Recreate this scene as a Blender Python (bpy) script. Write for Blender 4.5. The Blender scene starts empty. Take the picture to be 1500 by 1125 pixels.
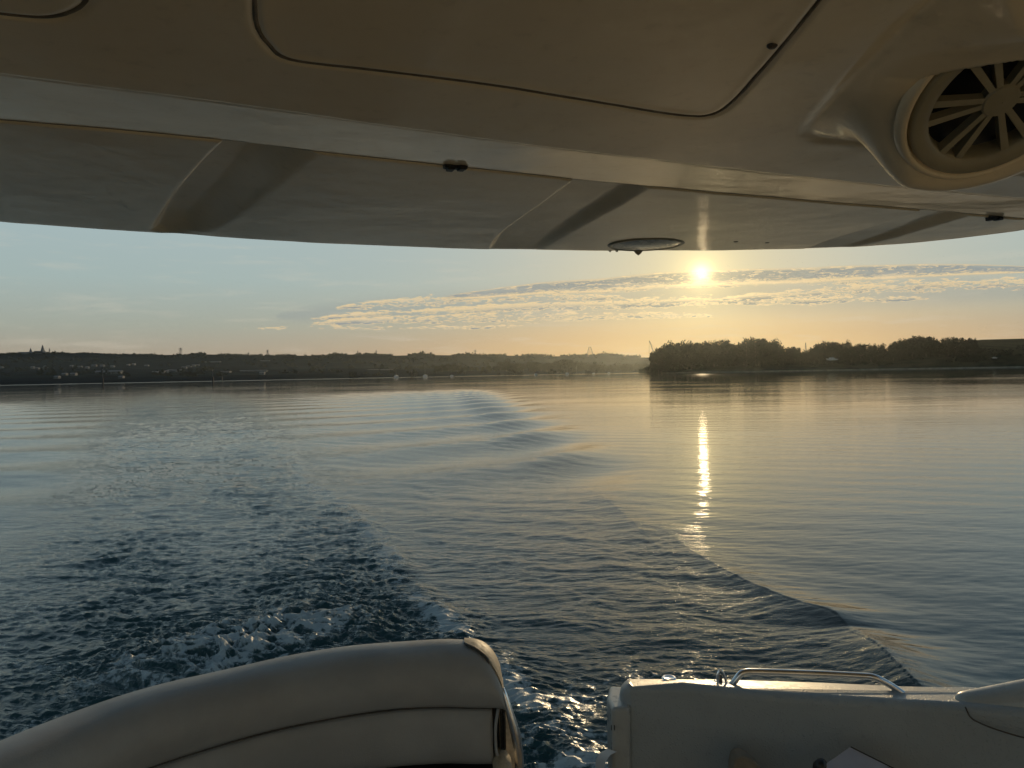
import bpy, bmesh, math, random
import numpy as np
from mathutils import Vector, Matrix, noise as mnoise
rnd = random.Random(7); NR = np.random.RandomState(11)
sc = bpy.context.scene; COL = sc.collection
FPX = 1127.0; H = 2.4                     # focal length in photo pixels, eye height over the water
# ------------------------------------------------------------------ camera
pit = math.atan(16.0/FPX); rol = math.atan(0.0185)
F = Vector((0, math.cos(pit), -math.sin(pit))); U0 = Vector((0, math.sin(pit), math.cos(pit))); X0 = Vector((1, 0, 0))
RV = X0*math.cos(rol) - U0*math.sin(rol); UV = X0*math.sin(rol) + U0*math.cos(rol)
EYE = Vector((0, 0, H))
def ray(px, py): return F + RV*((px-750)/FPX) - UV*((py-562.5)/FPX)
def atY(px, py, Y):
    r = ray(px, py); return EYE + r*(Y/r.y)
def atZ(px, py, z):
    r = ray(px, py); return EYE + r*((z-H)/r.z)
def yh(px): return 546.5 - 0.0185*(px-750)
cam = bpy.data.cameras.new('camera'); co = bpy.data.objects.new('camera', cam); COL.objects.link(co)
co.matrix_world = Matrix(((RV.x, UV.x, -F.x, EYE.x), (RV.y, UV.y, -F.y, EYE.y), (RV.z, UV.z, -F.z, EYE.z), (0, 0, 0, 1)))
cam.sensor_fit = 'HORIZONTAL'; cam.sensor_width = 36; cam.lens = 36*FPX/1500
cam.clip_start = 0.05; cam.clip_end = 80000
sc.camera = co
# ------------------------------------------------------------------ object helpers
WL = {}
def wloc(o): return WL.get(o.name, Vector((0, 0, 0)))
def put(o, parent=None):
    COL.objects.link(o)
    if parent is not None: hang(o, parent)
    return o
def hang(o, parent):
    o.parent = parent; o.matrix_parent_inverse = Matrix.Translation(-wloc(parent)); return o
def tag(o, label=None, cat=None, group=None, kind=None):
    if label: o['label'] = label
    if cat: o['category'] = cat
    if group: o['group'] = group
    if kind: o['kind'] = kind
    return o
def empty(name, loc=(0, 0, 0), parent=None):
    o = bpy.data.objects.new(name, None); o.location = loc; o.empty_display_size = .1; WL[o.name] = Vector(loc)
    COL.objects.link(o)
    return hang(o, parent) if parent is not None else o
def mesh(name, vs, fs, mat, parent=None, smooth=True):
    me = bpy.data.meshes.new(name); me.from_pydata([tuple(v) for v in vs], [], fs); me.update()
    bm = bmesh.new(); bm.from_mesh(me); bmesh.ops.recalc_face_normals(bm, faces=bm.faces); bm.to_mesh(me); bm.free()
    if mat: me.materials.append(mat)
    if smooth: me.shade_smooth()
    o = bpy.data.objects.new(name, me); return put(o, parent)
class MB:
    def __init__(s): s.v = []; s.f = []
    def add(s, vs, fs):
        n = len(s.v); s.v += [Vector(v) for v in vs]; s.f += [tuple(i+n for i in f) for f in fs]; return s
    def box(s, c, sz, rz=0, taper=1.0):
        c = Vector(c); R = Matrix.Rotation(rz, 3, 'Z'); q = []
        for k in (-1, 1):
            t = 1 if k < 0 else taper
            for i, j in ((-1, -1), (1, -1), (1, 1), (-1, 1)):
                q.append(c + R @ Vector((i*sz[0]/2*t, j*sz[1]/2*t, k*sz[2]/2)))
        return s.add(q, [(3, 2, 1, 0), (4, 5, 6, 7), (0, 1, 5, 4), (1, 2, 6, 5), (2, 3, 7, 6), (3, 0, 4, 7)])
    def tube(s, pts, r, n=10, caps=True):
        pts = [Vector(p) for p in pts]; rs = r if isinstance(r, (list, tuple)) else [r]*len(pts)
        vs = []; up = None
        for i, p in enumerate(pts):
            d = (pts[min(i+1, len(pts)-1)] - pts[max(i-1, 0)]).normalized()
            if up is None: up = Vector((0, 0, 1)) if abs(d.z) < .9 else Vector((1, 0, 0))
            a = d.cross(up).normalized(); b = a.cross(d); up = b
            for k in range(n):
                t = 2*math.pi*k/n; vs.append(p + a*(math.cos(t)*rs[i]) + b*(math.sin(t)*rs[i]))
        fs = []
        for i in range(len(pts)-1):
            for k in range(n): fs.append((i*n+k, i*n+(k+1) % n, (i+1)*n+(k+1) % n, (i+1)*n+k))
        if caps: fs += [tuple(range(n-1, -1, -1)), tuple((len(pts)-1)*n+k for k in range(n))]
        return s.add(vs, fs)
    def build(s, name, mat, parent=None, smooth=False): return mesh(name, s.v, s.f, mat, parent, smooth)
def spline(pts, n):
    P = [Vector(p) for p in pts]; P = [P[0]*2-P[1]] + P + [P[-1]*2-P[-2]]; out = []
    for i in range(1, len(P)-2):
        for k in range(n):
            t = k/n; a, b, c, d = P[i-1:i+3]
            out.append(.5*((2*b) + (c-a)*t + (2*a-5*b+4*c-d)*t*t + (3*b-a-3*c+d)*t**3))
    out.append(P[-2]); return out
def bevel(o, w, seg=4, ang=35):
    m = o.modifiers.new('bevel', 'BEVEL'); m.width = w; m.segments = seg; m.limit_method = 'ANGLE'; m.angle_limit = math.radians(ang)
    o.data.shade_smooth(); n = o.modifiers.new('wn', 'WEIGHTED_NORMAL'); n.keep_sharp = False
    return o
# ------------------------------------------------------------------ material helpers
def lin(r, g, b):
    f = lambda c: (c/255/12.92) if c/255 <= .04045 else ((c/255+.055)/1.055)**2.4
    return (f(r), f(g), f(b), 1)
class NT:
    def __init__(s, nt): s.t = nt
    def n(s, typ, **kw):
        nd = s.t.nodes.new(typ)
        for k, v in kw.items(): setattr(nd, k, v)
        return nd
    def link(s, v, sock):
        if isinstance(v, bpy.types.NodeSocket): s.t.links.new(v, sock)
        elif v is not None: sock.default_value = v
    def m(s, op, a, b=None, c=None, clamp=False):
        nd = s.n('ShaderNodeMath', operation=op, use_clamp=clamp)
        s.link(a, nd.inputs[0]); s.link(b, nd.inputs[1]); s.link(c, nd.inputs[2]); return nd.outputs[0]
    def vm(s, op, a, b=None):
        nd = s.n('ShaderNodeVectorMath', operation=op); s.link(a, nd.inputs[0]); s.link(b, nd.inputs[1])
        return nd.outputs['Value'] if op in ('DOT_PRODUCT', 'LENGTH') else nd.outputs[0]
    def ss(s, v, a, b, lo=0., hi=1.):
        nd = s.n('ShaderNodeMapRange', interpolation_type='SMOOTHSTEP'); s.link(v, nd.inputs[0])
        for i, q in enumerate((a, b, lo, hi)): s.link(q, nd.inputs[i+1])
        return nd.outputs[0]
    def mix(s, f, a, b, typ='MIX'):
        nd = s.n('ShaderNodeMix', data_type='RGBA', blend_type=typ); nd.clamp_factor = True
        s.link(f, nd.inputs[0]); s.link(a, nd.inputs[6]); s.link(b, nd.inputs[7]); return nd.outputs[2]
    def noise(s, vec, scale, detail=3, rough=.5, dist=0., dim='3D'):
        nd = s.n('ShaderNodeTexNoise', noise_dimensions=dim); s.link(vec, nd.inputs['Vector'])
        nd.inputs['Scale'].default_value = scale; nd.inputs['Detail'].default_value = detail
        nd.inputs['Roughness'].default_value = rough; nd.inputs['Distortion'].default_value = dist
        return nd.outputs['Fac']
    def comb(s, x, y, z=0.):
        nd = s.n('ShaderNodeCombineXYZ'); s.link(x, nd.inputs[0]); s.link(y, nd.inputs[1]); s.link(z, nd.inputs[2]); return nd.outputs[0]
    def ramp(s, f, stops):
        nd = s.n('ShaderNodeValToRGB'); s.link(f, nd.inputs[0]); e = nd.color_ramp.elements
        while len(e) < len(stops): e.new(.5)
        for i, (p, c) in enumerate(stops): e[i].position = p; e[i].color = c
        return nd.outputs[0]
    def bump(s, h, dist, strength=1., normal=None):
        nd = s.n('ShaderNodeBump'); nd.inputs['Strength'].default_value = strength
        s.link(dist, nd.inputs['Distance']); s.link(h, nd.inputs['Height'])
        if normal: s.link(normal, nd.inputs['Normal'])
        return nd.outputs[0]
def new_mat(name):
    m = bpy.data.materials.new(name); m.use_nodes = True; N = NT(m.node_tree)
    b = m.node_tree.nodes['Principled BSDF']; return m, N, b
def simple(name, c, rough=.5, metal=0., var=.15, scale=20., bump=0., bscale=60., coat=0., rvar=.1, spec=.5):
    m, N, b = new_mat(name); tc = N.n('ShaderNodeTexCoord').outputs['Object']
    f = N.noise(tc, scale, 5, .6); c4 = (*c[:3], 1)
    d = tuple(x*(1-var) for x in c[:3])+(1,); l = tuple(min(1, x*(1+var)) for x in c[:3])+(1,)
    N.link(N.mix(N.ss(f, .3, .7), d, l), b.inputs['Base Color'])
    N.link(N.ss(N.noise(tc, scale*.6, 3, .6), .3, .7, max(.02, rough-rvar), rough+rvar), b.inputs['Roughness'])
    b.inputs['Metallic'].default_value = metal; b.inputs['Coat Weight'].default_value = coat; b.inputs['Coat Roughness'].default_value = .08
    b.inputs['Specular IOR Level'].default_value = spec
    if bump: N.link(N.bump(N.noise(tc, bscale, 3, .6), bump), b.inputs['Normal'])
    return m
# ------------------------------------------------------------------ sun, sky
sd = ray(1027, 400).normalized(); SAZ = math.atan2(sd.x, sd.y); SEL = math.asin(sd.z)
L = bpy.data.lights.new('sun', 'SUN'); L.energy = 1.9; L.angle = math.radians(.53); L.color = (1, .74, .42)
lo = bpy.data.objects.new('sun', L); COL.objects.link(lo); lo.location = sd*60
lo.rotation_euler = sd.to_track_quat('Z', 'Y').to_euler()
W = bpy.data.worlds.new('World'); sc.world = W; W.use_nodes = True
def build_world():
    N = NT(W.node_tree); bg = W.node_tree.nodes['Background']
    d = N.n('ShaderNodeTexCoord').outputs['Generated']
    sep = N.n('ShaderNodeSeparateXYZ'); N.link(d, sep.inputs[0]); X, Y, Z = sep.outputs
    deg = 180/math.pi
    az = N.m('MULTIPLY', N.m('ARCTAN2', X, Y), deg); el = N.m('MULTIPLY', N.m('ARCSINE', Z), deg)
    ca = N.m('MAXIMUM', N.m('DIVIDE', Y, N.m('MAXIMUM', N.m('SQRT', N.m('SUBTRACT', 1., N.m('MULTIPLY', Z, Z))), .01)), -1.)
    base = N.ramp(N.m('DIVIDE', el, 40.), [(0, lin(178, 160, 142)), (.04, lin(172, 162, 146)), (.09, lin(165, 172, 162)), (.17, lin(166, 185, 184)), (.28, lin(170, 190, 194)), (.55, lin(134, 164, 180)), (1, lin(74, 98, 118))])
    sky = N.n('ShaderNodeTexSky', sky_type='NISHITA'); sky.sun_disc = False; sky.sun_elevation = SEL; sky.sun_rotation = SAZ
    sky.air_density = 1.2; sky.dust_density = 2.; 
    skc = N.vm('SCALE', sky.outputs[0]); skc.node.inputs['Scale'].default_value = .05
    col = N.mix(.12, base, skc)
    # warm aureole round the sun, wider along the horizon
    sdot = N.vm('DOT_PRODUCT', d, tuple(sd)); g = N.m('MULTIPLY', N.m('ARCCOSINE', N.m('MINIMUM', sdot, 1.)), deg)
    da = N.m('SUBTRACT', az, SAZ*deg); de = N.m('SUBTRACT', el, SEL*deg)
    low = N.m('MULTIPLY', N.m('EXPONENT', N.m('MULTIPLY', N.m('POWER', N.m('DIVIDE', da, 19.), 2.), -1.)), N.ss(el, 1., 4.8, 1., .1))
    col = N.mix(N.m('MULTIPLY', low, .85), col, lin(204, 164, 108))
    ah = N.m('EXPONENT', N.m('DIVIDE', g, -5.))
    col = N.mix(N.m('MULTIPLY', ah, .72), col, lin(238, 220, 158))
    # clouds
    n1 = N.noise(N.comb(N.m('MULTIPLY', az, .55), N.m('MULTIPLY', el, 3.2)), 1.0, 6, .62, .4)
    n2 = N.noise(N.comb(N.m('MULTIPLY', az, 1.7), N.m('MULTIPLY', el, 6.8)), 1.0, 6, .66, .7)
    n4 = N.m('MULTIPLY', N.m('SUBTRACT', N.noise(N.comb(N.m('MULTIPLY', az, .22), N.m('MULTIPLY', el, 1.3), 4.), 1.0, 2, .5), .5), .42)
    n3 = N.noise(N.comb(N.m('MULTIPLY', az, .16), N.m('MULTIPLY', el, 1.4), 7.), 1.0, 3, .5)
    wob = N.m('MULTIPLY', N.m('SUBTRACT', N.noise(N.comb(N.m('MULTIPLY', az, .12), 3.), 1., 2, .5), .5), .5)
    def band(c0, k, a0, hw, ac, aw, soft):
        c = N.m('SUBTRACT', N.m('ADD', c0, wob), N.m('MULTIPLY', N.m('POWER', N.m('SUBTRACT', az, a0), 2.), k))
        w = N.m('MULTIPLY', N.m('SQRT', N.m('MAXIMUM', N.m('SUBTRACT', 1., N.m('POWER', N.m('DIVIDE', N.m('SUBTRACT', az, ac), aw), 2.)), 0.)), hw)
        r = N.m('DIVIDE', N.m('SUBTRACT', el, c), N.m('MAXIMUM', w, .02))            # -1..1 through the streak
        inside = N.ss(N.m('ABSOLUTE', r), 1.+soft*.2, 1.-soft, 0., 1.); inside = N.m('MULTIPLY', inside, N.ss(w, .03, .2))
        return r, inside
    gold = N.mix(N.m('EXPONENT', N.m('DIVIDE', g, -6.)), lin(226, 202, 158), (1.2, .92, .48, 1))
    grey = N.mix(N.m('EXPONENT', N.m('DIVIDE', g, -9.)), lin(138, 148, 152), lin(164, 158, 138))
    # the whole bank sits in a thin grey veil
    _, iv = band(5.2, .0012, 10., 1.75, 10., 27., .9)
    col = N.mix(N.m('MULTIPLY', iv, .34), col, grey)
    # ragged rows of small lit puffs
    for (c0, k, a0, hw, ac, aw, th) in ((4.9, .0014, 9., .66, 7., 22., .455), (5.7, .005, 0., .7, -2., 11., .47), (4.2, .002, 0., .7, 0., 15., .475), (5.2, .003, 24., .75, 26., 11., .47), (3.5, 0., 0., .28, -9., 11., .51), (6.0, .0022, 13., .3, 13., 19., .50)):
        r, i = band(c0, k, a0, hw, ac, aw, .8)
        mk = N.m('SUBTRACT', N.m('ADD', n4, N.m('ADD', N.m('MULTIPLY', n2, .62), N.m('MULTIPLY', n1, .4))), N.m('MULTIPLY', N.m('SUBTRACT', 1., i), .22))
        a = N.ss(mk, th-.015, th+.035); a2 = N.ss(mk, th+.03, th+.10)
        c = N.mix(N.m('MULTIPLY', a2, N.ss(N.m('ADD', r, N.m('MULTIPLY', n1, .6)), .75, .0)), gold, grey)
        col = N.mix(N.m('MULTIPLY', N.m('MULTIPLY', a, N.ss(i, 0., .3)), .88), col, c)
    # upper lens shaped streak: grey body, bright ragged lower and fine upper rim
    r1, i1 = band(6.5, .0020, 15., .62, 15., 20., .35)
    body = N.m('MULTIPLY', i1, N.ss(N.m('ADD', n1, N.m('MULTIPLY', n2, .5)), .45, .75, .45, 1.))
    col = N.mix(N.m('MULTIPLY', body, .8), col, grey)
    rim = N.m('ADD', N.m('MULTIPLY', N.ss(N.m('ADD', r1, N.m('MULTIPLY', N.m('SUBTRACT', n2, .5), 2.4)), -.25, -.7), i1), N.m('MULTIPLY', N.ss(r1, .6, .9), i1))
    rim = N.m('ADD', rim, N.m('MULTIPLY', N.m('MULTIPLY', N.ss(n2, .50, .58), i1), N.ss(n1, .40, .56, 0., .8)))
    col = N.mix(N.m('MULTIPLY', rim, .92, clamp=True), col, gold)
    # faint cirrus wisps elsewhere
    wi = N.m('MULTIPLY', N.ss(N.m('ADD', N.m('MULTIPLY', n3, .7), N.m('MULTIPLY', n1, .3)), .5, .68), N.ss(el, 22., 4.))
    col = N.mix(N.m('MULTIPLY', wi, .2), col, lin(214, 204, 184))
    # veiled sun itself and its glare in the thin cloud
    core = N.m('ADD', N.m('MULTIPLY', N.m('EXPONENT', N.m('MULTIPLY', N.m('POWER', N.m('DIVIDE', g, .58), 2.), -1.)), 1.3), N.m('MULTIPLY', N.m('EXPONENT', N.m('DIVIDE', g, -1.3)), .75))
    core = N.m('ADD', core, N.m('MULTIPLY', N.m('EXPONENT', N.m('DIVIDE', g, -3.2)), .04))
    glow = N.vm('SCALE', (1., .78, .36)); N.link(core, glow.node.inputs['Scale'])
    col = N.vm('ADD', col, glow)
    N.link(N.mix(N.ss(el, -.5, -6.), col, (.05, .07, .08, 1)), bg.inputs['Color']); bg.inputs['Strength'].default_value = 1.
build_world()
# ------------------------------------------------------------------ numpy noise
perm = NR.permutation(4096); GA = NR.rand(4096)*2*np.pi; GX, GY = np.cos(GA), np.sin(GA)
def perlin(x, y, seed=0):
    xi = np.floor(x).astype(np.int64); yi = np.floor(y).astype(np.int64); xf = x-xi; yf = y-yi
    u = xf*xf*xf*(xf*(xf*6-15)+10); v = yf*yf*yf*(yf*(yf*6-15)+10)
    def g(i, j, fx, fy):
        k = perm[(perm[(xi+i+seed*57) & 4095] + yi+j) & 4095]; return GX[k]*fx + GY[k]*fy
    a = g(0, 0, xf, yf); b = g(1, 0, xf-1, yf); c = g(0, 1, xf, yf-1); d = g(1, 1, xf-1, yf-1)
    return (a+(b-a)*u)*(1-v) + (c+(d-c)*u)*v
def sst(v, a, b): t = np.clip((v-a)/(b-a), 0, 1); return t*t*(3-2*t)
# ------------------------------------------------------------------ water
def segd(x, y, poly, closed=False):
    d = np.full_like(x, 1e9); n = len(poly); arc = np.zeros_like(x)
    for i in range(n if closed else n-1):
        ax, ay = poly[i]; bx, by = poly[(i+1) % n]; L2 = (bx-ax)**2+(by-ay)**2+1e-12
        t = np.clip(((x-ax)*(bx-ax)+(y-ay)*(by-ay))/L2, 0, 1); dd = np.hypot(x-ax-t*(bx-ax), y-ay-t*(by-ay))
        m_ = dd < d; arc = np.where(m_, i+t, arc); d = np.minimum(d, dd)
    return d, arc
AFT = np.array((-.40, .9165)); BEAM = np.array((.9165, .40))
def build_water():
    tf = np.radians(np.linspace(-47, 47, 1150)); tb = np.radians(np.linspace(47, 313, 60))[1:-1]
    th = np.concatenate([tf, tb]); nt = len(th)
    p = np.concatenate([np.linspace(5200, 700, 14)[:-1], np.linspace(700, 110, 560)[:-1], np.linspace(110, 9, 240)[:-1], np.linspace(9, 4.2, 16)[:-1], np.geomspace(4.2, .05, 34)])
    rr = H*FPX/p; nr = len(rr)
    R, T = np.meshgrid(rr, th, indexing='ij'); x = (R*np.sin(T)).ravel(); y = (R*np.cos(T)).ravel(); R = R.ravel()
    cell = np.maximum(np.repeat(np.abs(np.gradient(rr)), nt), R*.00143); vis = (x*x+y*y < 1e9)
    lod = lambda lam: sst(lam/cell, 1.5, 3.6)
    px, py = x-4.3, y+7.3; X = px*AFT[0]+py*AFT[1]; Yl = px*BEAM[0]+py*BEAM[1]
    z = np.zeros_like(x)
    # ship wave pattern of the hull
    k0 = 2*np.pi/K_L0
    sel = (R < 260) & (X > 2) & (np.abs(Yl) < .48*X+2)
    xs, ys = X[sel].astype(np.float32), Yl[sel].astype(np.float32); acc = np.zeros_like(xs)
    ths = np.linspace(-1.22, 1.22, 560)
    for t in ths:
        c = math.cos(t); k = k0/c/c; w = math.exp(-((abs(t)-.48)/.26)**2) + .30*math.exp(-((abs(t)-.85)/.22)**2) + .35*math.exp(-((abs(t)-.18)/.16)**2)
        acc += np.float32(w)*np.cos(np.float32(k)*(xs*np.float32(c)+ys*np.float32(math.sin(t))) + np.float32(K_PH))
    acc *= (ths[1]-ths[0])
    q = np.abs(ys)/np.maximum(xs, .1); acc *= (1-sst(q, .31, .42))*sst(xs, 4, 12)
    acc *= sst(q, .05, .18)*.8+.2
    kel = np.zeros_like(x); kel[sel] = acc*(np.clip(xs, 8, 220)/30.)**.3
    kel *= K_AMP*(1-sst(R, 55, 250)); kel = kel + 3.*np.maximum(kel, 0)**2
    kel *= lod(5.)*sst(R, 12.5, 20)
    # wash band geometry (relative to the propeller wash centreline)
    qx, qy = x+2.07, y-7.3; s = qx*AFT[0]+qy*AFT[1]; n = qx*BEAM[0]+qy*BEAM[1]
    n = n + .35*perlin(s*.25, s*0+3.3, 4) + .18*perlin(s*.9, s*0+8., 5)
    hr = 1.35+.045*np.clip(s, -3, 60); hl = 2.5+.02*np.clip(s, -3, 60)
    inw = sst(n, -hl-1.6-.02*s.clip(0, 80), -hl+1.)*(1-sst(n, hr-.5-.02*s.clip(0, 80), hr+.7+.03*s.clip(0, 80))); dec = np.exp(-np.clip(s, 0, 500)/60.)*(.55+.75*np.clip(.45+1.3*perlin(s*.16, n*.5, 70)+.5*perlin(s*.5, n*.9, 71), 0, 1.25))
    wx = x+.35*perlin(x*1.1, y*1.1, 1); wy = y+.35*perlin(x*1.1, y*1.1, 2)
    turb = (.024*perlin(wx*.75, wy*.95, 3)+.022*perlin(wx*1.6, wy*2.8, 6))*lod(1.2) + (.014-.034*np.abs(perlin(wx*2.2, wy*4.8, 7)))*lod(.5) + (.012-.030*np.abs(perlin(wx*5.1, wy*9.8, 8)))*lod(.22) + .012*perlin(wx*12, wy*20, 9)*lod(.1)
    tamp = inw*dec
    boil = np.zeros_like(x)
    for (bx, by, br, ba) in BOILS:
        boil += ba*np.exp(-(((x-bx)**2+(y-by)**2)/br**2))
    nearst = np.exp(-(((x-.45)/1.5)**2+((y-5.0)/2.1)**2))
    z += kel*(1-.5*tamp)
    z += turb*(tamp*1.55 + .75*boil + .5*nearst)
    z += boil*.05*(.3+1.3*np.abs(perlin(wx*1.9, wy*1.9, 12)))
    ridg = 1-2*np.abs(perlin(wx*3.6, wy*4.4, 13)); rid2 = 1-2*np.abs(perlin(wx*9+2*ridg, wy*11, 14)); z += boil*(.032*ridg+.016*rid2+.008*perlin(wx*24, wy*28, 16))
    # foam crest line on the starboard edge of the wash
    el_ = np.exp(-((n-hr)/(.2+.01*np.clip(s, 0, 60)))**2)*sst(s, -4, -1)*np.exp(-np.clip(s, 0, 99)/13.)
    z += .035*el_*(1+perlin(x*3, y*3, 15)*1.4)
    # area between wash and the hull wave: short ripples
    mid = sst(n, hr, hr+.8)*(1-sst(Yl/np.maximum(X, 1), .27, .36))
    fade = np.exp(-R/40.)
    rip = .004*np.sin((wx*.3+wy*1.0)*6.1+2.5*perlin(x*.5, y*.5, 20))*lod(1.) + .011*perlin(wx*2.2, wy*4.2, 21)*lod(.35) + .007*perlin(wx*6, wy*11, 22)*lod(.15)
    z += rip*(mid*(.35+.9*fade)*1.2)
    # open water: faint long undulation and fine ripples
    out = 1-inw
    left = sst(-n, 1., 4.)
    z += left*out*(.012*perlin(wx*.9, wy*2.6, 50)+.007*perlin(x*2.6, y*6.5, 51)*lod(.4))*lod(1.)*np.exp(-R/90.)
    z += out*(.006*perlin(x*.25, y*.6, 24)*lod(3)+.0022*np.sin(x*2.1+y*5.2+2*perlin(x*.4, y*.4, 25))*lod(1.1)+(.0022+.004*np.exp(-R/14.))*perlin(x*3.2, y*7., 26)*lod(.3)+.0028*np.exp(-R/11.)*perlin(x*7.1, y*15., 28)*lod(.15))
    z += .02*perlin(x*.05, y*.11, 27)*lod(12)*(1-sst(R, 500, 900))
    for pts, amp, wl_, wr_ in RIDGES:
        P_ = [pz0(*q) for q in pts]; P_ = [(q.x, q.y) for q in spline([(a, b, 0) for a, b in P_], 6)]
        d_, ar_ = segd(x, y, P_); dx = x-np.interp(y, [q[1] for q in sorted(P_, key=lambda k: k[1])], [q[0] for q in sorted(P_, key=lambda k: k[1])])
        wd = np.where(dx < 0, wl_, wr_); env = sst(ar_, -len(P_)*.06, len(P_)*.12)*(1-.8*sst(ar_, len(P_)*.32, len(P_)*.66))*(1-sst(ar_, len(P_)*.7, len(P_)-1.)); dd = np.sqrt(d_*d_+.0025)
        near_ = d_ < 6; z += np.where(near_, amp*env*(np.exp(-dd/wd)-.35*np.exp(-(d_/wd/2.2)**2)), 0)
    # ----- foam amount
    fn = .5+.9*perlin(x*1.3, y*1.3, 30)+.5*perlin(x*3.1, y*3.1, 31)
    foam = 1.25*el_*np.clip(fn+.25, 0, 1.4)
    foam += .5*np.exp(-((n+hl)/.75)**2)*np.exp(-np.clip(s, 0, 99)/13.)*np.clip(fn, 0, 1.2)*sst(s, -4, 0)
    foam += 1.15*boil*(.40*np.clip(ridg, 0, 1)**2+.42*np.clip(rid2, 0, 1)**2+.30*np.clip(fn, 0, 1.3))
    foam += nearst*.72*np.clip(.25+fn, 0, 1.2)*sst(y, 8., 4.8)
    foam += .10*tamp*np.clip(fn+.0, 0, 1.2)*np.exp(-np.clip(s, 0, 99)/8.)
    foam += .28*mid*np.exp(-np.clip(y-5, 0, 99)/2.6)*np.clip(fn, 0, 1.3)
    rough = np.clip(tamp*.8+.22*left*np.exp(-R/60.)+boil+nearst*.35+mid*.55*np.exp(-R/26.), 0, 1.3)
    z[R < .9] = 0
    me = bpy.data.meshes.new('water'); nv = len(x)+1
    cs = np.empty((nv, 3), np.float32); cs[:-1, 0] = x; cs[:-1, 1] = y; cs[:-1, 2] = z; cs[-1] = 0
    i = np.arange(nr-1)[:, None]*nt; j = np.arange(nt)[None, :]; j2 = (j+1) % nt
    quads = np.stack([i+j, i+j2, i+nt+j2, i+nt+j], -1).reshape(-1, 4)[:, ::-1]
    tri = np.stack([np.full(nt, nv-1), (np.arange(nt)+1) % nt, np.arange(nt)], -1)[:, ::-1]
    idx = np.concatenate([quads.ravel(), tri.ravel()]).astype(np.int32); nq = len(quads)
    me.vertices.add(nv); me.vertices.foreach_set('co', cs.ravel()); me.loops.add(len(idx)); me.loops.foreach_set('vertex_index', idx)
    me.polygons.add(nq+nt); me.polygons.foreach_set('loop_start', np.concatenate([np.arange(nq)*4, nq*4+np.arange(nt)*3]).astype(np.int32))
    me.update(calc_edges=True); me.validate()
    if me.polygons[nq//2].normal.z < 0: me.flip_normals()
    for nm, arr in (('foam', foam), ('chop', rough)):
        a = me.attributes.new(nm, 'FLOAT', 'POINT'); b = np.zeros(nv, np.float32); b[:-1] = arr; a.data.foreach_set('value', b)
    me.shade_smooth()
    m, N, b = new_mat('sea water')
    tc = N.n('ShaderNodeTexCoord').outputs['Object']
    at = N.n('ShaderNodeAttribute', attribute_name='foam').outputs['Fac']; ch = N.n('ShaderNodeAttribute', attribute_name='chop').outputs['Fac']
    mp = N.n('ShaderNodeMapping'); N.link(tc, mp.inputs[0]); mp.inputs['Rotation'].default_value = (0, 0, .28); mp.inputs['Scale'].default_value = (.30, 1., 1.)
    v = mp.outputs[0]
    patch = N.ss(N.noise(tc, .035, 3, .5), .35, .65, .45, 1.25)
    na = N.noise(v, 2.6, 3, .55, .3); nb = N.noise(v, 9., 3, .6, .2); nc = N.noise(tc, 26., 3, .6, .6)
    cd = N.n('ShaderNodeVectorMath', operation='LENGTH'); N.link(tc, cd.inputs[0]); dist = cd.outputs['Value']
    near = N.ss(dist, 90., 12.)
    d1 = N.m('MULTIPLY', N.m('MULTIPLY', patch, RIP1), N.m('ADD', N.ss(dist, 30., 8., 1., 3.4), 0.)); d2 = N.m('MULTIPLY', N.m('ADD', N.m('MULTIPLY', patch, RIP2), N.m('MULTIPLY', ch, .024)), 1.)
    nrm = N.bump(na, d1); nrm = N.bump(nb, d2, normal=nrm)
    nrm = N.bump(nc, N.m('ADD', .0003, N.m('MULTIPLY', ch, .012)), normal=nrm)
    # foam pattern: bubbly web
    wv = N.n('ShaderNodeVectorMath', operation='ADD'); N.link(tc, wv.inputs[0])
    nz = N.n('ShaderNodeTexNoise'); N.link(tc, nz.inputs['Vector']); nz.inputs['Scale'].default_value = 3.; nz.inputs['Detail'].default_value = 4
    sc_ = N.n('ShaderNodeVectorMath', operation='SCALE'); N.link(nz.outputs['Color'], sc_.inputs[0]); sc_.inputs['Scale'].default_value = .45; N.link(sc_.outputs[0], wv.inputs[1])
    vo = N.n('ShaderNodeTexVoronoi', feature='DISTANCE_TO_EDGE'); N.link(wv.outputs[0], vo.inputs['Vector']); vo.inputs['Scale'].default_value = 3.2
    web = N.ss(vo.outputs['Distance'], .0, .3, 1., 0.)
    fine = N.noise(tc, 22., 5, .7, .5)
    fm = N.m('ADD', N.m('MULTIPLY', at, .62), N.m('ADD', N.m('MULTIPLY', web, .26), N.m('ADD', N.m('MULTIPLY', N.m('SUBTRACT', fine, .5), 1.1), N.m('MULTIPLY', N.m('SUBTRACT', N.noise(tc, 6.5, 3, .6, .8), .5), 1.0))))
    fac = N.m('MULTIPLY', N.ss(fm, .5, .86), N.ss(at, .06, .3))
    fac = N.m('MULTIPLY', fac, .9)
    dcol = N.mix(ch, (.008, .026, .029, 1), (.010, .036, .036, 1))
    N.link(N.mix(fac, dcol, (.36, .39, .385, 1)), b.inputs['Base Color'])
    N.link(N.m('ADD', N.m('ADD', .006, N.m('MULTIPLY', fac, .5)), N.m('ADD', N.ss(dist, 110., 400., 0., .025), N.ss(dist, 590., 760., 0., .07))), b.inputs['Roughness'])
    b.inputs['IOR'].default_value = 1.333; N.link(nrm, b.inputs['Normal'])
    me.materials.append(m)
    o = bpy.data.objects.new('sea_water', me); COL.objects.link(o); tag(o, kind='structure')
HAZE = .00008; K_L0 = 6.7; K_PH = 0.6; K_AMP = .22
RIP1 = .0042; RIP2 = .0036
def pz0(px, py): v = atZ(px, py, 0); return v.x, v.y
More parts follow.
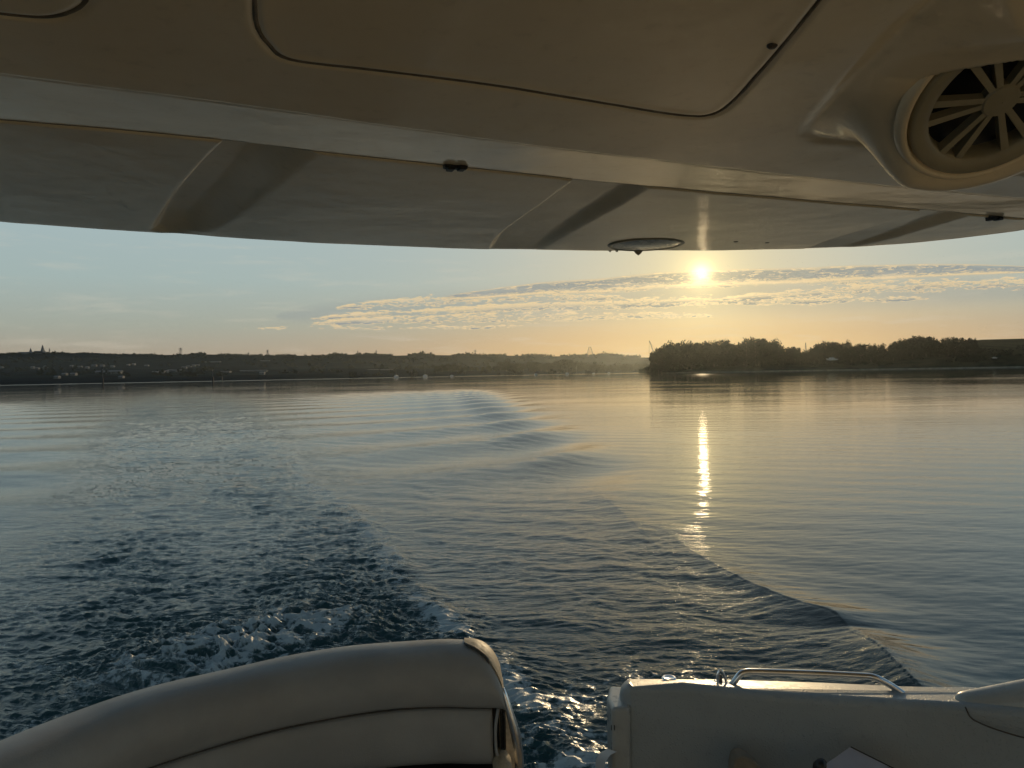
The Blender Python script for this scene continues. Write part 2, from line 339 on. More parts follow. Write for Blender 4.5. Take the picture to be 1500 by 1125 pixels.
BOILS = [(*pz0(420, 920), .75, 1.0), (*pz0(360, 960), .6, .9), (*pz0(260, 975), .7, .75), (*pz0(400, 850), .9, .3), (*pz0(180, 1000), .6, .35), (*pz0(470, 930), .5, .5)]
RIDGES = [([(1420, 1110), (1325, 1010), (1270, 950), (1217, 905), (1196, 888)], .25, .42, .75), ([(1235, 925), (1217, 907), (1150, 882), (1090, 856), (1030, 822), (985, 790), (962, 765), (953, 745), (960, 728)], .10, .34, .75), ([(960, 800), (900, 745), (860, 715), (846, 695)], .065, .45, 1.0)]
build_water()
# ------------------------------------------------------------------ land
def land_mat(name, a, b_, c, scale, speck=0.):
    m, N, b = new_mat(name); tc = N.n('ShaderNodeTexCoord').outputs['Object']
    mp = N.n('ShaderNodeMapping'); N.link(tc, mp.inputs[0]); mp.inputs['Scale'].default_value = (.55, 1., 3.)
    vo = N.n('ShaderNodeTexVoronoi'); N.link(mp.outputs[0], vo.inputs['Vector']); vo.inputs['Scale'].default_value = scale
    sp = N.n('ShaderNodeSeparateColor'); N.link(vo.outputs['Color'], sp.inputs[0])
    f = N.noise(tc, scale*4, 6, .65)
    col = N.mix(N.ss(sp.outputs[0], .55, .6), a, b_); col = N.mix(N.ss(f, .45, .62), col, c)
    N.link(col, b.inputs['Base Color']); b.inputs['Roughness'].default_value = 1.; b.inputs['Specular IOR Level'].default_value = 0.
    return m
def terrain(name, pxs, shoreY, ridge_px, ridgeY, pw, mat, ny, nzs, back):
    t = (pxs-750)/FPX; ys = np.linspace(0, 1, ny); vs = []
    Ys = shoreY(pxs); Yr = ridgeY(pxs); zr = H+(yh(pxs)-ridge_px(pxs))/FPX*Yr
    P = []
    for k, u in enumerate(ys):
        Y = Ys+(Yr-Ys)*u**1.25; uu = (Y-Ys)/(Yr-Ys)
        z = zr*(uu**pw)*1.0 + 1.6*sst(uu, 0, .03)*(1-uu) - .4*(uu <= 0)
        X = t*Y
        z += nzs*perlin(X/170., Y/170., 40)*np.sin(np.pi*uu)*1.0 + .25*nzs*perlin(X/40., Y/40., 41)*np.sin(np.pi*np.minimum(uu*1.3, 1))
        P.append(np.stack([X, Y, z], -1))
    P.insert(0, np.stack([t*(Ys-12), Ys-12, np.full_like(Ys, -1.2)], -1))
    P.append(np.stack([t*(Yr+back), Yr+back, zr*.9], -1))
    A = np.array(P); nr, nc = A.shape[:2]; fs = [(i*nc+j, i*nc+j+1, (i+1)*nc+j+1, (i+1)*nc+j) for i in range(nr-1) for j in range(nc-1)]
    o = mesh(name, A.reshape(-1, 3), fs, mat); tag(o, kind='structure')
    def zat(px, Y):
        j = int(np.clip(np.searchsorted(pxs, px), 0, nc-1)); return float(np.interp(Y, A[:, j, 1], A[:, j, 2]))
    return zat
def itp(pts): xs, vs = zip(*pts); return lambda q: np.interp(q, xs, vs)
far_ridge = itp([(-700, 530), (-100, 520), (0, 519), (40, 517.5), (145, 517), (160, 518.5), (240, 520), (265, 519.5), (290, 519), (330, 519.5), (400, 521), (470, 521), (500, 519.5), (540, 519), (580, 521), (620, 520), (700, 521), (760, 521), (800, 522), (870, 521.5), (903, 520), (920, 523), (960, 524), (1200, 521), (2200, 515)])
far_shore = itp([(-700, 620), (0, 760), (400, 850), (750, 980), (1000, 1250), (2200, 1500)])
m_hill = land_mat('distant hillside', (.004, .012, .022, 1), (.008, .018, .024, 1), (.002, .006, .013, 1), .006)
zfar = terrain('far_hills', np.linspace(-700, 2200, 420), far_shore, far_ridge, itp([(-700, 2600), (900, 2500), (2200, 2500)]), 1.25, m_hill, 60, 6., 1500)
near_ridge = itp([(940, 541), (950, 536), (965, 527), (1000, 524), (1100, 522), (1200, 521), (1300, 514), (1420, 499), (1440, 497.5), (1500, 496), (1700, 492), (2200, 485)])
near_shore = itp([(940, 800), (948, 700), (956, 640), (980, 615), (1100, 585), (1300, 545), (1500, 500), (1800, 430), (2200, 360)])
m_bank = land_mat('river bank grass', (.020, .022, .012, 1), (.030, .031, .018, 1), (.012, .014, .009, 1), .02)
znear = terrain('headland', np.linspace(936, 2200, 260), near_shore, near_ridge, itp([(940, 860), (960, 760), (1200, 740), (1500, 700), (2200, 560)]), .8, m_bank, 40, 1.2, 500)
# pale tide line of mud along the foot of the headland
pl = np.linspace(962, 2200, 200); vs = []; fs = []
for i, q in enumerate(pl):
    Y = float(near_shore(q)); t = (q-750)/FPX
    vs += [(t*(Y-4.2), Y-4.2, -.05), (t*(Y-1.5), Y-1.5, .45), (t*(Y+.6), Y+.6, .75)]
    if i: fs += [(3*i-3, 3*i, 3*i+1, 3*i-2), (3*i-2, 3*i+1, 3*i+2, 3*i-1)]
o = mesh('mud_bank', vs, fs, simple('pale mud', (.16, .145, .11), .9, var=.4, scale=.3, spec=.05)); tag(o, kind='structure')
# ------------------------------------------------------------------ trees
def leaf_mat(name, d, l):
    m, N, b = new_mat(name); tc = N.n('ShaderNodeTexCoord').outputs['Object']; g = N.n('ShaderNodeNewGeometry').outputs['Random Per Island']
    N.link(N.mix(N.m('MULTIPLY', N.m('ADD', g, N.ss(N.noise(tc, .5, 3), .35, .65)), .5), (*d, 1), (*l, 1)), b.inputs['Base Color'])
    b.inputs['Roughness'].default_value = .9; b.inputs['Specular IOR Level'].default_value = .03; return m
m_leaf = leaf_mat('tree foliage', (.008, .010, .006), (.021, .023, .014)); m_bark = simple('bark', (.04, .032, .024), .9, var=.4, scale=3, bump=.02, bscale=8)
def crown_mesh(seed, hgt, wid, nl, leaf):
    r = random.Random(seed); B = MB(); lobes = []
    for k in range(15):
        a = r.uniform(0, 6.28); q = r.uniform(0, 1)**.6; zz = r.uniform(.12, .98); rad = wid*.5*(1-.55*max(0, zz-.45)/.55)*q*.72
        lobes.append((Vector((math.cos(a)*rad, math.sin(a)*rad, zz*hgt*.86)), r.uniform(.14, .27)*wid))
    for k in range(nl):
        c, rr_ = r.choice(lobes); d = Vector((r.gauss(0, 1), r.gauss(0, 1), r.gauss(0, .85))).normalized()*(rr_*r.uniform(.45, 1.08))
        p = c+d; p.z = max(p.z, .25)
        a = Vector((r.gauss(0, 1), r.gauss(0, 1), r.gauss(0, 1))).normalized(); b = a.cross(Vector((r.gauss(0, 1), r.gauss(0, 1), r.gauss(0, 1)))).normalized()
        s = leaf*r.uniform(.5, 1.25)
        B.add([p-a*s, p-b*s*.6, p+a*s, p+b*s*.6], [(0, 1, 2, 3)])
    return B
def make_tree_proto(seed, hgt, wid, nl=1500, leaf=.5):
    root = empty('tree', (0, 0, -9999)); B = crown_mesh(seed, hgt, wid, nl, leaf)
    me = bpy.data.meshes.new('crown'); me.from_pydata([tuple(v) for v in B.v], [], B.f); me.materials.append(m_leaf); c = bpy.data.objects.new('crown', me)
    r = random.Random(seed+99); T = MB(); T.tube([(0, 0, -1), (.1, .05, hgt*.25), (.2, -.1, hgt*.55), (.1, 0, hgt*.85)], [.035*hgt, .026*hgt, .016*hgt, .006*hgt], 7)
    for k in range(6):
        a = r.uniform(0, 6.28); z0 = hgt*r.uniform(.25, .6); T.tube([(.1, 0, z0), (math.cos(a)*wid*.2, math.sin(a)*wid*.2, z0+hgt*.12), (math.cos(a)*wid*.36, math.sin(a)*wid*.36, z0+hgt*.25)], [.012*hgt, .008*hgt, .003*hgt], 5)
    tm = bpy.data.meshes.new('trunk'); tm.from_pydata([tuple(v) for v in T.v], [], T.f); tm.materials.append(m_bark)
    bpy.data.objects.remove(root)
    return (c.data, tm, hgt)
protos = [make_tree_proto(s, 10, w) for s, w in ((1, 11), (2, 9), (3, 12), (4, 8.5), (5, 10))]
def plant(px, Y, top_py, zbase, label, group, name='tree', wsc=1.0, pr=None):
    cm, tm, h0 = pr or rnd.choice(protos)
    X = (px-750)/FPX*Y; ztop = H+(yh(px)-top_py)/FPX*Y; h = max(2.5, ztop-zbase)
    t = empty(name, (X, Y, zbase-.2)); t.rotation_euler = (0, 0, rnd.uniform(0, 6.28)); s = h/h0*1.03
    w = s*wsc*rnd.uniform(.9, 1.15); t.scale = (w, w, s)
    for nm, me in (('crown', cm), ('trunk', tm)):
        o = bpy.data.objects.new(nm, me); COL.objects.link(o); o.parent = t
    tag(t, label, 'tree', group); return t
sil = itp([(945, 530), (955, 520), (965, 508), (985, 502), (1000, 500.5), (1018, 503), (1030, 500), (1048, 502), (1060, 497), (1072, 501), (1085, 497), (1100, 495.5), (1125, 494.5), (1136, 498), (1142, 506), (1165, 507), (1178, 511.5), (1190, 505), (1205, 501), (1235, 499.5), (1255, 504), (1272, 503), (1285, 506), (1292, 503), (1302, 507), (1310, 500), (1325, 498), (1338, 492.5), (1370, 493), (1385, 496), (1400, 493), (1423, 494), (1432, 498), (1500, 497)])
GRP = [(955, 1012, 'dark broadleaf tree at the left tip of the wooded headland', 'trees at the left tip of the headland'),
       (1012, 1150, 'dark tall tree in the hazy wood directly below the sun', 'trees in the wood below the sun'),
       (1150, 1186, 'low bushy tree in the dip of the headland wood', 'low trees in the dip of the wood'),
       (1186, 1300, 'rounded dark tree in the wood behind the white cabin cruiser', 'trees behind the white cabin cruiser'),
       (1300, 1436, 'feathery topped tree in the wood beside the grassy embankment', 'trees beside the embankment')]
for a, b, lab, grp in GRP:
    q = a+4
    while q < b:
        px = q+rnd.uniform(-1.5, 1.5); Y = 655-.12*(px-950)+rnd.uniform(-8, 8)
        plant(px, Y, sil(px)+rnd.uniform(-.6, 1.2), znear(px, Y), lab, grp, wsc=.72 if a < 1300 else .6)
        if rnd.random() < .9:
            px2 = q+4+rnd.uniform(-3, 3); Y2 = Y-28
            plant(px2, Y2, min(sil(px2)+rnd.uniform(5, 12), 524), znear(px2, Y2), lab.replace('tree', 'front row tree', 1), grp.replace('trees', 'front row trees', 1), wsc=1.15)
        q += 8.5 if a != 1300 else 7.
# low trees on the flat shore left of the headland
m2 = itp([(640, 536), (655, 533), (700, 538), (728, 534), (738, 526.5), (750, 533), (775, 529.5), (800, 531), (825, 526), (850, 531), (875, 533), (905, 534), (930, 532), (950, 533)])
q = 640
while q < 955:
    Y = 1150+rnd.uniform(-40, 60)
    solo = 736 < q < 744.4
    plant(q, Y, m2(q)+rnd.uniform(-.5, .8), zfar(q, Y), 'single round-topped tree standing above the far shore bushes' if solo else 'small tree in the hazy belt on the low shore left of the headland', None if solo else 'trees in the belt on the low shore', wsc=1.25)
    q += 8.5
# the wooded ridge and hedges: too far to count
B = MB(); r = random.Random(5)
def tuft(px, Y, s, z=None, n=14):
    zb = zfar(px, Y) if z is None else z; X = (px-750)/FPX*Y
    for k in range(n):
        p = Vector((X+r.gauss(0, s*.45), Y+r.gauss(0, s*.4), zb+abs(r.gauss(0, s*.4)))); a = Vector((r.gauss(0, 1), r.gauss(0, .5), r.gauss(0, 1))).normalized(); b = a.cross(Vector((0, 1, .3))).normalized(); l = s*r.uniform(.2, .42)
        B.add([p-a*l, p-b*l, p+a*l, p+b*l], [(0, 1, 2, 3)])
for q in np.arange(-200, 1000, 1.7):
    v = mnoise.noise(Vector((q*.03, 1., 0)))+.45*mnoise.noise(Vector((q*.2, 5., 0)))
    if v > -.05 or r.random() < .15: tuft(q, 2480, 4.5+5.5*max(0, v)+(3 if 280 < q < 335 else 0)+(2 if q > 480 else 0))
for k in range(900):
    q = r.uniform(-250, 1000); u = r.random(); Y = 900+1500*u
    row = mnoise.noise(Vector((q*.006, Y*.006, 3.)))
    if row > .02: tuft(q, Y, r.uniform(4, 8), n=10)
o = mesh('distant_woodland', B.v, B.f, leaf_mat('far woodland foliage', (.004, .008, .009), (.010, .016, .014)), None, False); tag(o, 'dark belts of far off woodland along the hill ridge', 'woodland', kind='stuff')
# scrub at the foot of the headland
B = MB()
for k in range(1500):
    q = r.uniform(960, 1560); ys_ = float(near_shore(q)); Y = ys_+r.uniform(8, 110)
    if mnoise.noise(Vector((q*.02, Y*.03, 9.))) > -.05: tuft(q, Y, r.uniform(.8, 2.0), znear(q, Y), 7)
o = mesh('shore_scrub', B.v, B.f, m_leaf, None, False); tag(o, 'low scrub and rough grass on the headland bank', 'scrub', kind='stuff')
# ------------------------------------------------------------------ far buildings, masts, boats, piles
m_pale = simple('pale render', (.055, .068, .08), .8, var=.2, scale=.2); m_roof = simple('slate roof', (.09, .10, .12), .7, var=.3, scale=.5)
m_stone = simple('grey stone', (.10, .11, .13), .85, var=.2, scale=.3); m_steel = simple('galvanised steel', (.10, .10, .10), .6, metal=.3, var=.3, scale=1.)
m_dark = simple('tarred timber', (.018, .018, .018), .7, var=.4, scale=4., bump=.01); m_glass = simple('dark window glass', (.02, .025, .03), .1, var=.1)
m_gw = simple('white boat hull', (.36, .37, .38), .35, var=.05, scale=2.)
def ground(px, Y): return zfar(px, Y)
def house(px, py, Y, w, h, d, label, group=None, name='house', roofc=None, long=False):
    p = atY(px, py, Y); z0 = ground(px, Y); e = empty(name, (p.x, Y, z0)); zb = min(z0, p.z)
    top = p.z+h*.2
    MB().box((p.x, Y, z0+h*.4), (w, d, h*.8+.4)).build('wall', m_pale, e)
    z1 = z0+h*.8+.2
    MB().add([(p.x-w*.53, Y-d*.58, z1), (p.x+w*.53, Y-d*.58, z1), (p.x+w*.53, Y+d*.58, z1), (p.x-w*.53, Y+d*.58, z1), (p.x-w*.53, Y, z1+h*.45), (p.x+w*.53, Y, z1+h*.45)],
             [(0, 1, 5, 4), (2, 3, 4, 5), (1, 2, 5), (3, 0, 4), (3, 2, 1, 0)]).build('roof', roofc or m_roof, e)
    nw = 2 if not long else 6
    for k in range(nw): MB().box((p.x-w*.5+w*(k+.5)/nw, Y-d/2-.05, z0+h*.45), (w/nw*.35, .12, h*.3)).build('window', m_glass, e)
    tag(e, label, 'building' if name != 'house' else 'house', group)
# y coordinate is only used to choose how far up the hillside the building stands
def Yfor(px, py):      # first hillside point seen at this height
    best = 1300
    for Y in range(int(far_shore(px))+20, 2450, 15):
        yy = yh(px)-(zfar(px, Y)-H)/Y*FPX
        if yy <= py: return Y
    return 2400
hs = [(2, 539), (95, 549), (108, 549), (84, 554), (178, 553), (228, 546), (238, 546), (250, 543), (256, 544), (262, 543), (188, 535), (196, 534), (117, 538), (105, 537), (68, 538), (55, 540), (48, 539), (128, 539), (270, 539), (277, 537), (284, 536), (290, 535), (243, 545), (384, 548), (215, 536), (150, 536), (165, 537), (138, 536)]
for px, py in hs:
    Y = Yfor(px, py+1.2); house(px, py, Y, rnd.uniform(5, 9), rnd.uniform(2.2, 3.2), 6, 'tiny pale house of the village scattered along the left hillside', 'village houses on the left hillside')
for px, py, w, h, lab in ((160, 546.5, 44, 6, 'large grey warehouse at the foot of the left hill, behind the left pile'), (304, 542, 16, 2, 'narrow white shed on the hillside just left of the second pile'), (331, 545.5, 16, 3, 'small white farm shed right of the second pile'),
                         (372, 543.5, 46, 3, 'long white glasshouse shed low on the left hillside'), (388, 528, 16, 2, 'pale barn roof high on the hillside'), (312, 530, 26, 2, 'long pale farm building high on the left hillside'), (556, 541.5, 48, 1.8, 'long low white shed on the shore left of the moored boats')):
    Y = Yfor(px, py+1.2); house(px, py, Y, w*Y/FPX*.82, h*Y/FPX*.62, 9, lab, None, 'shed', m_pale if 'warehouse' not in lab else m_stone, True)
# hospital like landmark on the ridge with two stepped towers
Y = 2505; zr = H+(yh(48)-517.5)/FPX*Y; sx = Y/FPX; e = empty('hilltop_building', (atY(50, 515, Y).x, Y, zr))
X = lambda q: (q-750)/FPX*Y
MB().box((X(50), Y, zr+1.4), (40*sx, 20, 5.8)).box((X(33), Y+2, zr+2.2), (8*sx, 18, 5)).box((X(60), Y-2, zr+3.4), (13*sx, 16, 7)).build('wall', m_stone, e)
for q, tp, nm in ((46.5, 511, .8), (64, 507, 1.1)):
    z0 = zr+3; zt = H+(yh(q)-tp)/FPX*Y; hh = zt-z0; T = MB()
    for k, (f0, w) in enumerate(((0, 4.2), (.35, 3.0), (.62, 1.9), (.82, 1.1))):
        T.box((X(q), Y, z0+hh*(f0+.16)), (w*sx*nm, w*sx*nm, hh*.4), 0, .75)
    T.build('tower', m_stone, e)
tag(e, 'long hilltop building with two stepped towers on the far left ridge', 'building')
def lattice(px, py_top, py_bot, Y, w, label, cat='mast', name='lattice_mast', arms=0, zb=None, group=None):
    z0 = (H+(yh(px)-py_bot)/FPX*Y) if zb is None else zb; z1 = H+(yh(px)-py_top)/FPX*Y; X = (px-750)/FPX*Y
    B = MB(); h = z1-z0; rr_ = .00016*Y
    for i, j in ((-1, -1), (1, -1), (1, 1), (-1, 1)): B.tube([(X+i*w/2, Y+j*w/2, z0-2), (X+i*w*.12, Y+j*w*.12, z1)], rr_, 4)
    n = 7
    for k in range(n):
        a = k/n; b = (k+1)/n; wa = w/2*(1-.76*a); wb = w/2*(1-.76*b)
        for s_ in (-1, 1): B.tube([(X-s_*wa, Y-wa, z0+h*a), (X+s_*wb, Y-wb, z0+h*b)], rr_*.6, 4)
    for k in range(arms): zz = z0+h*(.68+.13*k); B.tube([(X-w*.8, Y, zz), (X+w*.8, Y, zz)], rr_*.8, 4)
    o = B.build(name, m_steel); tag(o, label, cat, group); return o
for px, t, b, w, lab in ((16, 515.5, 519, 5, 'short mast on the ridge at the far left edge'), (74, 510.5, 518, 4, 'thin mast just right of the twin towered hilltop building'), (266, 509.5, 520, 9, 'tall pylon on the bare left ridge, between the two piles'), (365, 516.5, 521, 5, 'small pylon on the ridge right of the second pile'),
                         (393, 512.5, 521.5, 6, 'medium pylon on the ridge above the long white shed'), (525, 513.5, 519.5, 4, 'stubby mast with a thick head on the ridge in the middle left'), (552, 513, 519.5, 5, 'thin mast on the ridge above the shoreline shed'), (697, 512.5, 521, 6, 'pylon on the ridge right of the moored sailing boats')):
    lattice(px, t, b, 2490, w, lab, arms=3 if 'pylon' in lab else 1, name='pylon' if 'pylon' in lab else 'radio_mast', cat='pylon' if 'pylon' in lab else 'mast')
lattice(865, 508, 522, 2400, 22, 'wide based double lattice tower on the ridge left of the crane', arms=0, name='lattice_tower', cat='tower')
lattice(1181, 502, 512, 700, 1.2, 'thin mast in the dip of the headland wood', name='radio_mast')
# crane
Y = 900; e = empty('crane', ((958-750)/FPX*Y, Y, 3)); P = lambda q, y_: atY(q, y_, Y)
B = MB()
for dx in (-.5, .5): B.tube([P(958.5, 519)+Vector((dx, 0, 0)), P(951.3, 499)+Vector((dx*.5, 0, 0))], .22, 5)
for k in range(8): a = P(958.5-7.2*k/8, 519-20*k/8); c = P(958.5-7.2*(k+1)/8, 519-20*(k+1)/8); B.tube([a+Vector((.5*(-1)**k, 0, 0)), c-Vector((.5*(-1)**k, 0, 0))], .1, 4)
B.build('jib', m_steel, e)
MB().tube([P(951, 499), P(950.8, 518)], .12, 4).build('hoist_cable', m_dark, e)
MB().tube([P(951.4, 499.4), P(962, 516)], .07, 4).build('stay_cable', m_dark, e)
MB().box(P(961, 520), (4, 3, 3)).box(P(960, 524), (2, 2, 5)).build('cab', m_steel, e)
tag(e, 'harbour crane with slanting lattice jib rising behind the tip of the headland', 'crane')
# piles
def pile(px, wl, top, mid, w, lab, mark=False):
    p = atZ(px, wl, 0); Y = p.y; e = empty('navigation_pile', (p.x, Y, 0)); zt = H+(yh(px)-top)/FPX*Y; zm = H+(yh(px)-mid)/FPX*Y; r0 = w*.5*Y/FPX
    MB().tube([(p.x, Y, -1.5), (p.x, Y, zm)], [r0, r0*.9], 10).build('post', m_dark, e)
    MB().tube([(p.x, Y, zm), (p.x, Y, zt)], r0*.35, 8).build('pole', m_steel, e)
    if mark: MB().tube([(p.x, Y, zt-.1), (p.x, Y, zt+.6)], [r0*.9, r0*.7], 8).build('topmark', m_dark, e)
    tag(e, lab, 'pile')
pile(151, 565.8, 540, 553, 2.3, 'dark channel marker pile with a lantern head, leftmost in the water', True)
pile(312, 562.8, 542, 552, 2.4, 'thick channel marker pile with a pale upper pole, second from the left')
pile(325.5, 558, 545, 551, 1.3, 'thin far marker pile just right of the thick pile')
pile(603, 553.8, 544, 546, 1.8, 'short dark marker pile between the two moored sailing boats')
pile(844.5, 547.5, 536, 540, 1.5, 'dark marker pile right of the pale moored boat near the headland')
# moored boats
def moored(px, wl, wpx, mast_top, lab, cabin=True):
    p = atZ(px, wl, 0); Y = p.y
    if Y > 900 or Y < 0: Y = 800
    X = (px-750)/FPX*Y; w = wpx*Y/FPX; e = empty('moored_boat', (X, Y, 0)); hh = w*.34; vs = []; fs = []; ns = 10
    for i in range(ns+1):
        u = i/ns; hw = w*.24*math.sin(math.pi*min(1, .25+.75*(1-u)**.8))**.7 if u < 1 else .02; xx = X-w/2+w*u
        hz = hh*(1+.35*u*u)
        vs += [(xx, Y-hw, hz), (xx, Y-hw*.75, hz*.35), (xx, Y, -hh*.4), (xx, Y+hw*.75, hz*.35), (xx, Y+hw, hz)]
        if i:
            for k in range(4): fs.append((5*i-5+k, 5*i+k, 5*i+k+1, 5*i-4+k))
            fs.append((5*i-5, 5*i-1, 5*i+4, 5*i))
    fs += [(0, 1, 2, 3, 4)]
    mesh('hull', vs, fs, m_gw, e)
    if cabin:
        cb = MB().box((X-w*.05, Y, hh*1.0+w*.11), (w*.55, w*.26, w*.24), 0, .78).build('cabin', m_gw, e)
        for s_ in (-.16, 0, .14): MB().box((X-w*.05+w*s_, Y-w*.128, hh*1.0+w*.12), (w*.11, .05, w*.07)).build('window', m_glass, cb)
    if mast_top:
        zt = H+(yh(px)-mast_top)/FPX*Y
        MB().tube([(X, Y, hh), (X, Y, zt)], [.10, .07], 6).build('mast', m_steel, e)
        MB().tube([(X, Y, hh+w*.3), (X-w*.42, Y, hh+w*.33)], .07, 6).build('boom', m_steel, e)
    tag(e, lab, 'boat')
moored(580.5, 549.8, 6.5, 538, 'small white sailing boat moored left of the short dark pile')
moored(623, 550.2, 6.5, 530, 'round bowed white sailing boat with the tallest mast, right of the short dark pile')
moored(662, 547.6, 4.5, None, 'small pale motor boat near the shore right of the two sailing boats')
moored(785, 545.2, 4.5, None, 'white motor boat in front of the dark shore bushes')
moored(831, 544., 5., 536, 'pale yacht with a short mast left of the dark marker pile')
moored(869.5, 541.5, 3.6, None, 'tiny white boat on the hazy shore, right of the last pile')
moored(892, 541, 3.8, None, 'tiny white boat nearest to the headland')
# cabin cruiser laid up on the bank and a small pale boat to its right
def cruiser(px, py, Y, wpx, lab):
    X = (px-750)/FPX*Y; w = wpx*Y/FPX; z0 = H+(yh(px)-py)/FPX*Y; e = empty('cabin_cruiser', (X, Y, z0))
    h = w*.16; vs = []; fs = []
    for i, (u, t_, bt) in enumerate(((0, .7, .3), (.25, .9, .05), (.6, 1., 0), (.85, 1.05, .15), (1, 1.1, .8))):
        hw = (.12, .15, .15, .1, .01)[i]*w
        vs += [(X+w*(.5-u), Y-hw, z0+h*t_), (X+w*(.5-u), Y-hw*.6, z0+h*bt), (X+w*(.5-u), Y+hw*.6, z0+h*bt), (X+w*(.5-u), Y+hw, z0+h*t_)]
        if i:
            for k in range(4): fs.append((4*i-4+k, 4*i-4+(k+1) % 4, 4*i+(k+1) % 4, 4*i+k))
    fs += [(0, 1, 2, 3)]
    mesh('hull', vs, fs, m_gw, e); c = MB().box((X, Y, z0+h*1.35), (w*.42, w*.22, h*.75), 0, .72).build('cabin', m_gw, e)
    for s_ in (-.1, .08): MB().box((X+w*s_, Y-w*.1, z0+h*1.4), (w*.12, .1, h*.3)).build('window', m_glass, c)
    tag(e, lab, 'boat')
cruiser(1219, 528, 560, 17, 'white cabin cruiser laid up on the green headland bank')
cruiser(1457, 525, 500, 8, 'small pale boat lying on the bank at the right edge')
# ------------------------------------------------------------------ the motor boat we stand on
boat = empty('motor_boat', (1.0, -.5, 0.0)); tag(boat, 'cream motor cruiser seen from its cockpit, with moulded roof, bench seat and stern coaming', 'boat')
def gel(name, c, rough, coat=.6, drops=0., bumpd=.0015, bs=5., peel=0.):
    m, N, b = new_mat(name); tc = N.n('ShaderNodeTexCoord').outputs['Object']
    f = N.noise(tc, 2.2, 5, .6); g = N.noise(tc, 34, 5, .7)
    col = N.mix(N.ss(f, .35, .7), (*[q*.86 for q in c], 1), (*c, 1)); col = N.mix(N.m('MULTIPLY', N.ss(g, .55, .72), .18), col, (*[q*.45 for q in c], 1))
    N.link(col, b.inputs['Base Color']); N.link(N.ss(g, .3, .7, rough-.06, rough+.1), b.inputs['Roughness'])
    b.inputs['Coat Weight'].default_value = coat; b.inputs['Coat Roughness'].default_value = .07; b.inputs['Coat IOR'].default_value = 1.45; b.inputs['Specular IOR Level'].default_value = .25
    nr = N.bump(N.noise(tc, bs, 2, .4), bumpd); nr = N.bump(N.noise(tc, 90, 3, .5), .00012, normal=nr)
    if peel: nr = N.bump(N.noise(tc, 38, 2, .5), peel, normal=nr)
    if drops:
        v = N.n('ShaderNodeTexVoronoi'); N.link(tc, v.inputs['Vector']); v.inputs['Scale'].default_value = 130.
        nr = N.bump(N.ss(v.outputs['Distance'], .38, .12), drops, normal=nr)
    N.link(nr, b.inputs['Normal']); N.link(nr, b.inputs['Coat Normal']); return m
m_roofgel = gel('cream roof gelcoat', (.95, .80, .55), .5, .5, 0., .0004, 5., peel=.0003)
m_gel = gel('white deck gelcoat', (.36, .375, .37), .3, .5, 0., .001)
m_wet = gel('dewy deck gelcoat', (.31, .345, .365), .42, .25, .0009, .001)
m_vinyl = simple('grey cream vinyl', (.29, .285, .275), .5, var=.08, scale=6., bump=.0006, bscale=260.)
m_tan = simple('tan vinyl trim', (.40, .32, .22), .62, var=.2, scale=90., bump=.001, bscale=300.)
m_pipe = simple('dark piping', (.06, .054, .048), .5, var=.1)
m_chrome = simple('stainless steel', (.72, .73, .75), .2, metal=1., var=.05, rvar=.05)
m_black = simple('black plastic', (.012, .012, .012), .45, var=.2)
m_grille = simple('grey cream plastic', (.34, .30, .20), .4, var=.08, scale=15.)
ZC = H+.33
m_seamshade = simple('brown seam shade', (.16, .13, .09), .7, var=.3, scale=30.)  # dark brown standing in for shade inside the roof grooves
def plan(pts, z): return [(atZ(a, b, z).x, atZ(a, b, z).y) for a, b in pts]
def yof(pts):
    pts = sorted(pts); xs = [p[0] for p in pts]; ys = [p[1] for p in pts]; return lambda x: np.interp(x, xs, ys)
def sm_y(pts, xs_):
    pts = sorted(pts); v = np.interp(xs_, [p[0] for p in pts], [p[1] for p in pts]); w = 12; q = np.pad(v, w, mode='reflect', reflect_type='odd'); return np.convolve(q, np.hanning(2*w+3)[1:-1]/np.hanning(2*w+3)[1:-1].sum(), 'valid')
e_px = plan([(0, 328), (230, 343), (460, 358), (600, 363.5), (720, 367), (900, 369), (1050, 368.5), (1180, 366), (1250, 363.5), (1330, 358), (1400, 350.5), (1500, 338)], ZC+.044)
edge = [(-2.25, .6), (-2.1, .95), (-1.75, 1.36)] + e_px + [(1.56, 1.86), (1.78, 1.4), (1.95, .8)]
l1 = [(-2.25, .12), (-1.6, .40), (-1., .645)] + plan([(0, 107), (200, 133), (430, 163), (600, 188), (750, 208), (900, 226), (1100, 250), (1300, 272), (1500, 290)], ZC) + [(1.4, 1.6), (1.95, .7)]
l2 = [(-2.25, .42), (-1.6, .70), (-1., .95)] + plan([(0, 175), (160, 188), (320, 204), (500, 225), (660, 243), (860, 264), (935, 271), (1130, 288), (1340, 306), (1500, 320)], ZC+.034) + [(1.6, 1.72), (1.95, .74)]
def inside(x, y, poly):
    c = np.zeros(x.shape, bool); n = len(poly)
    for i in range(n):
        ax, ay = poly[i]; bx, by = poly[(i+1) % n]
        c ^= ((ay > y) != (by > y)) & (x < (bx-ax)*(y-ay)/(by-ay+1e-12)+ax)
    return c
def speaker_frame():
    c0 = atY(1468, 150, .90); vd = (c0-EYE).normalized()
    rr_ = (RV-vd*RV.dot(vd)).normalized(); uu = vd.cross(rr_).normalized(); uu = -uu if uu.dot(UV) < 0 else uu
    ang = math.radians(42); maj = rr_*math.cos(ang)+uu*math.sin(ang); mnr = rr_*math.sin(ang)-uu*math.cos(ang)
    ct = .68; nn = (-vd*ct+mnr*math.sqrt(1-ct*ct)).normalized(); mx = (maj-nn*maj.dot(nn)).normalized(); my = nn.cross(mx).normalized()
    return c0, mx, my, nn, .102
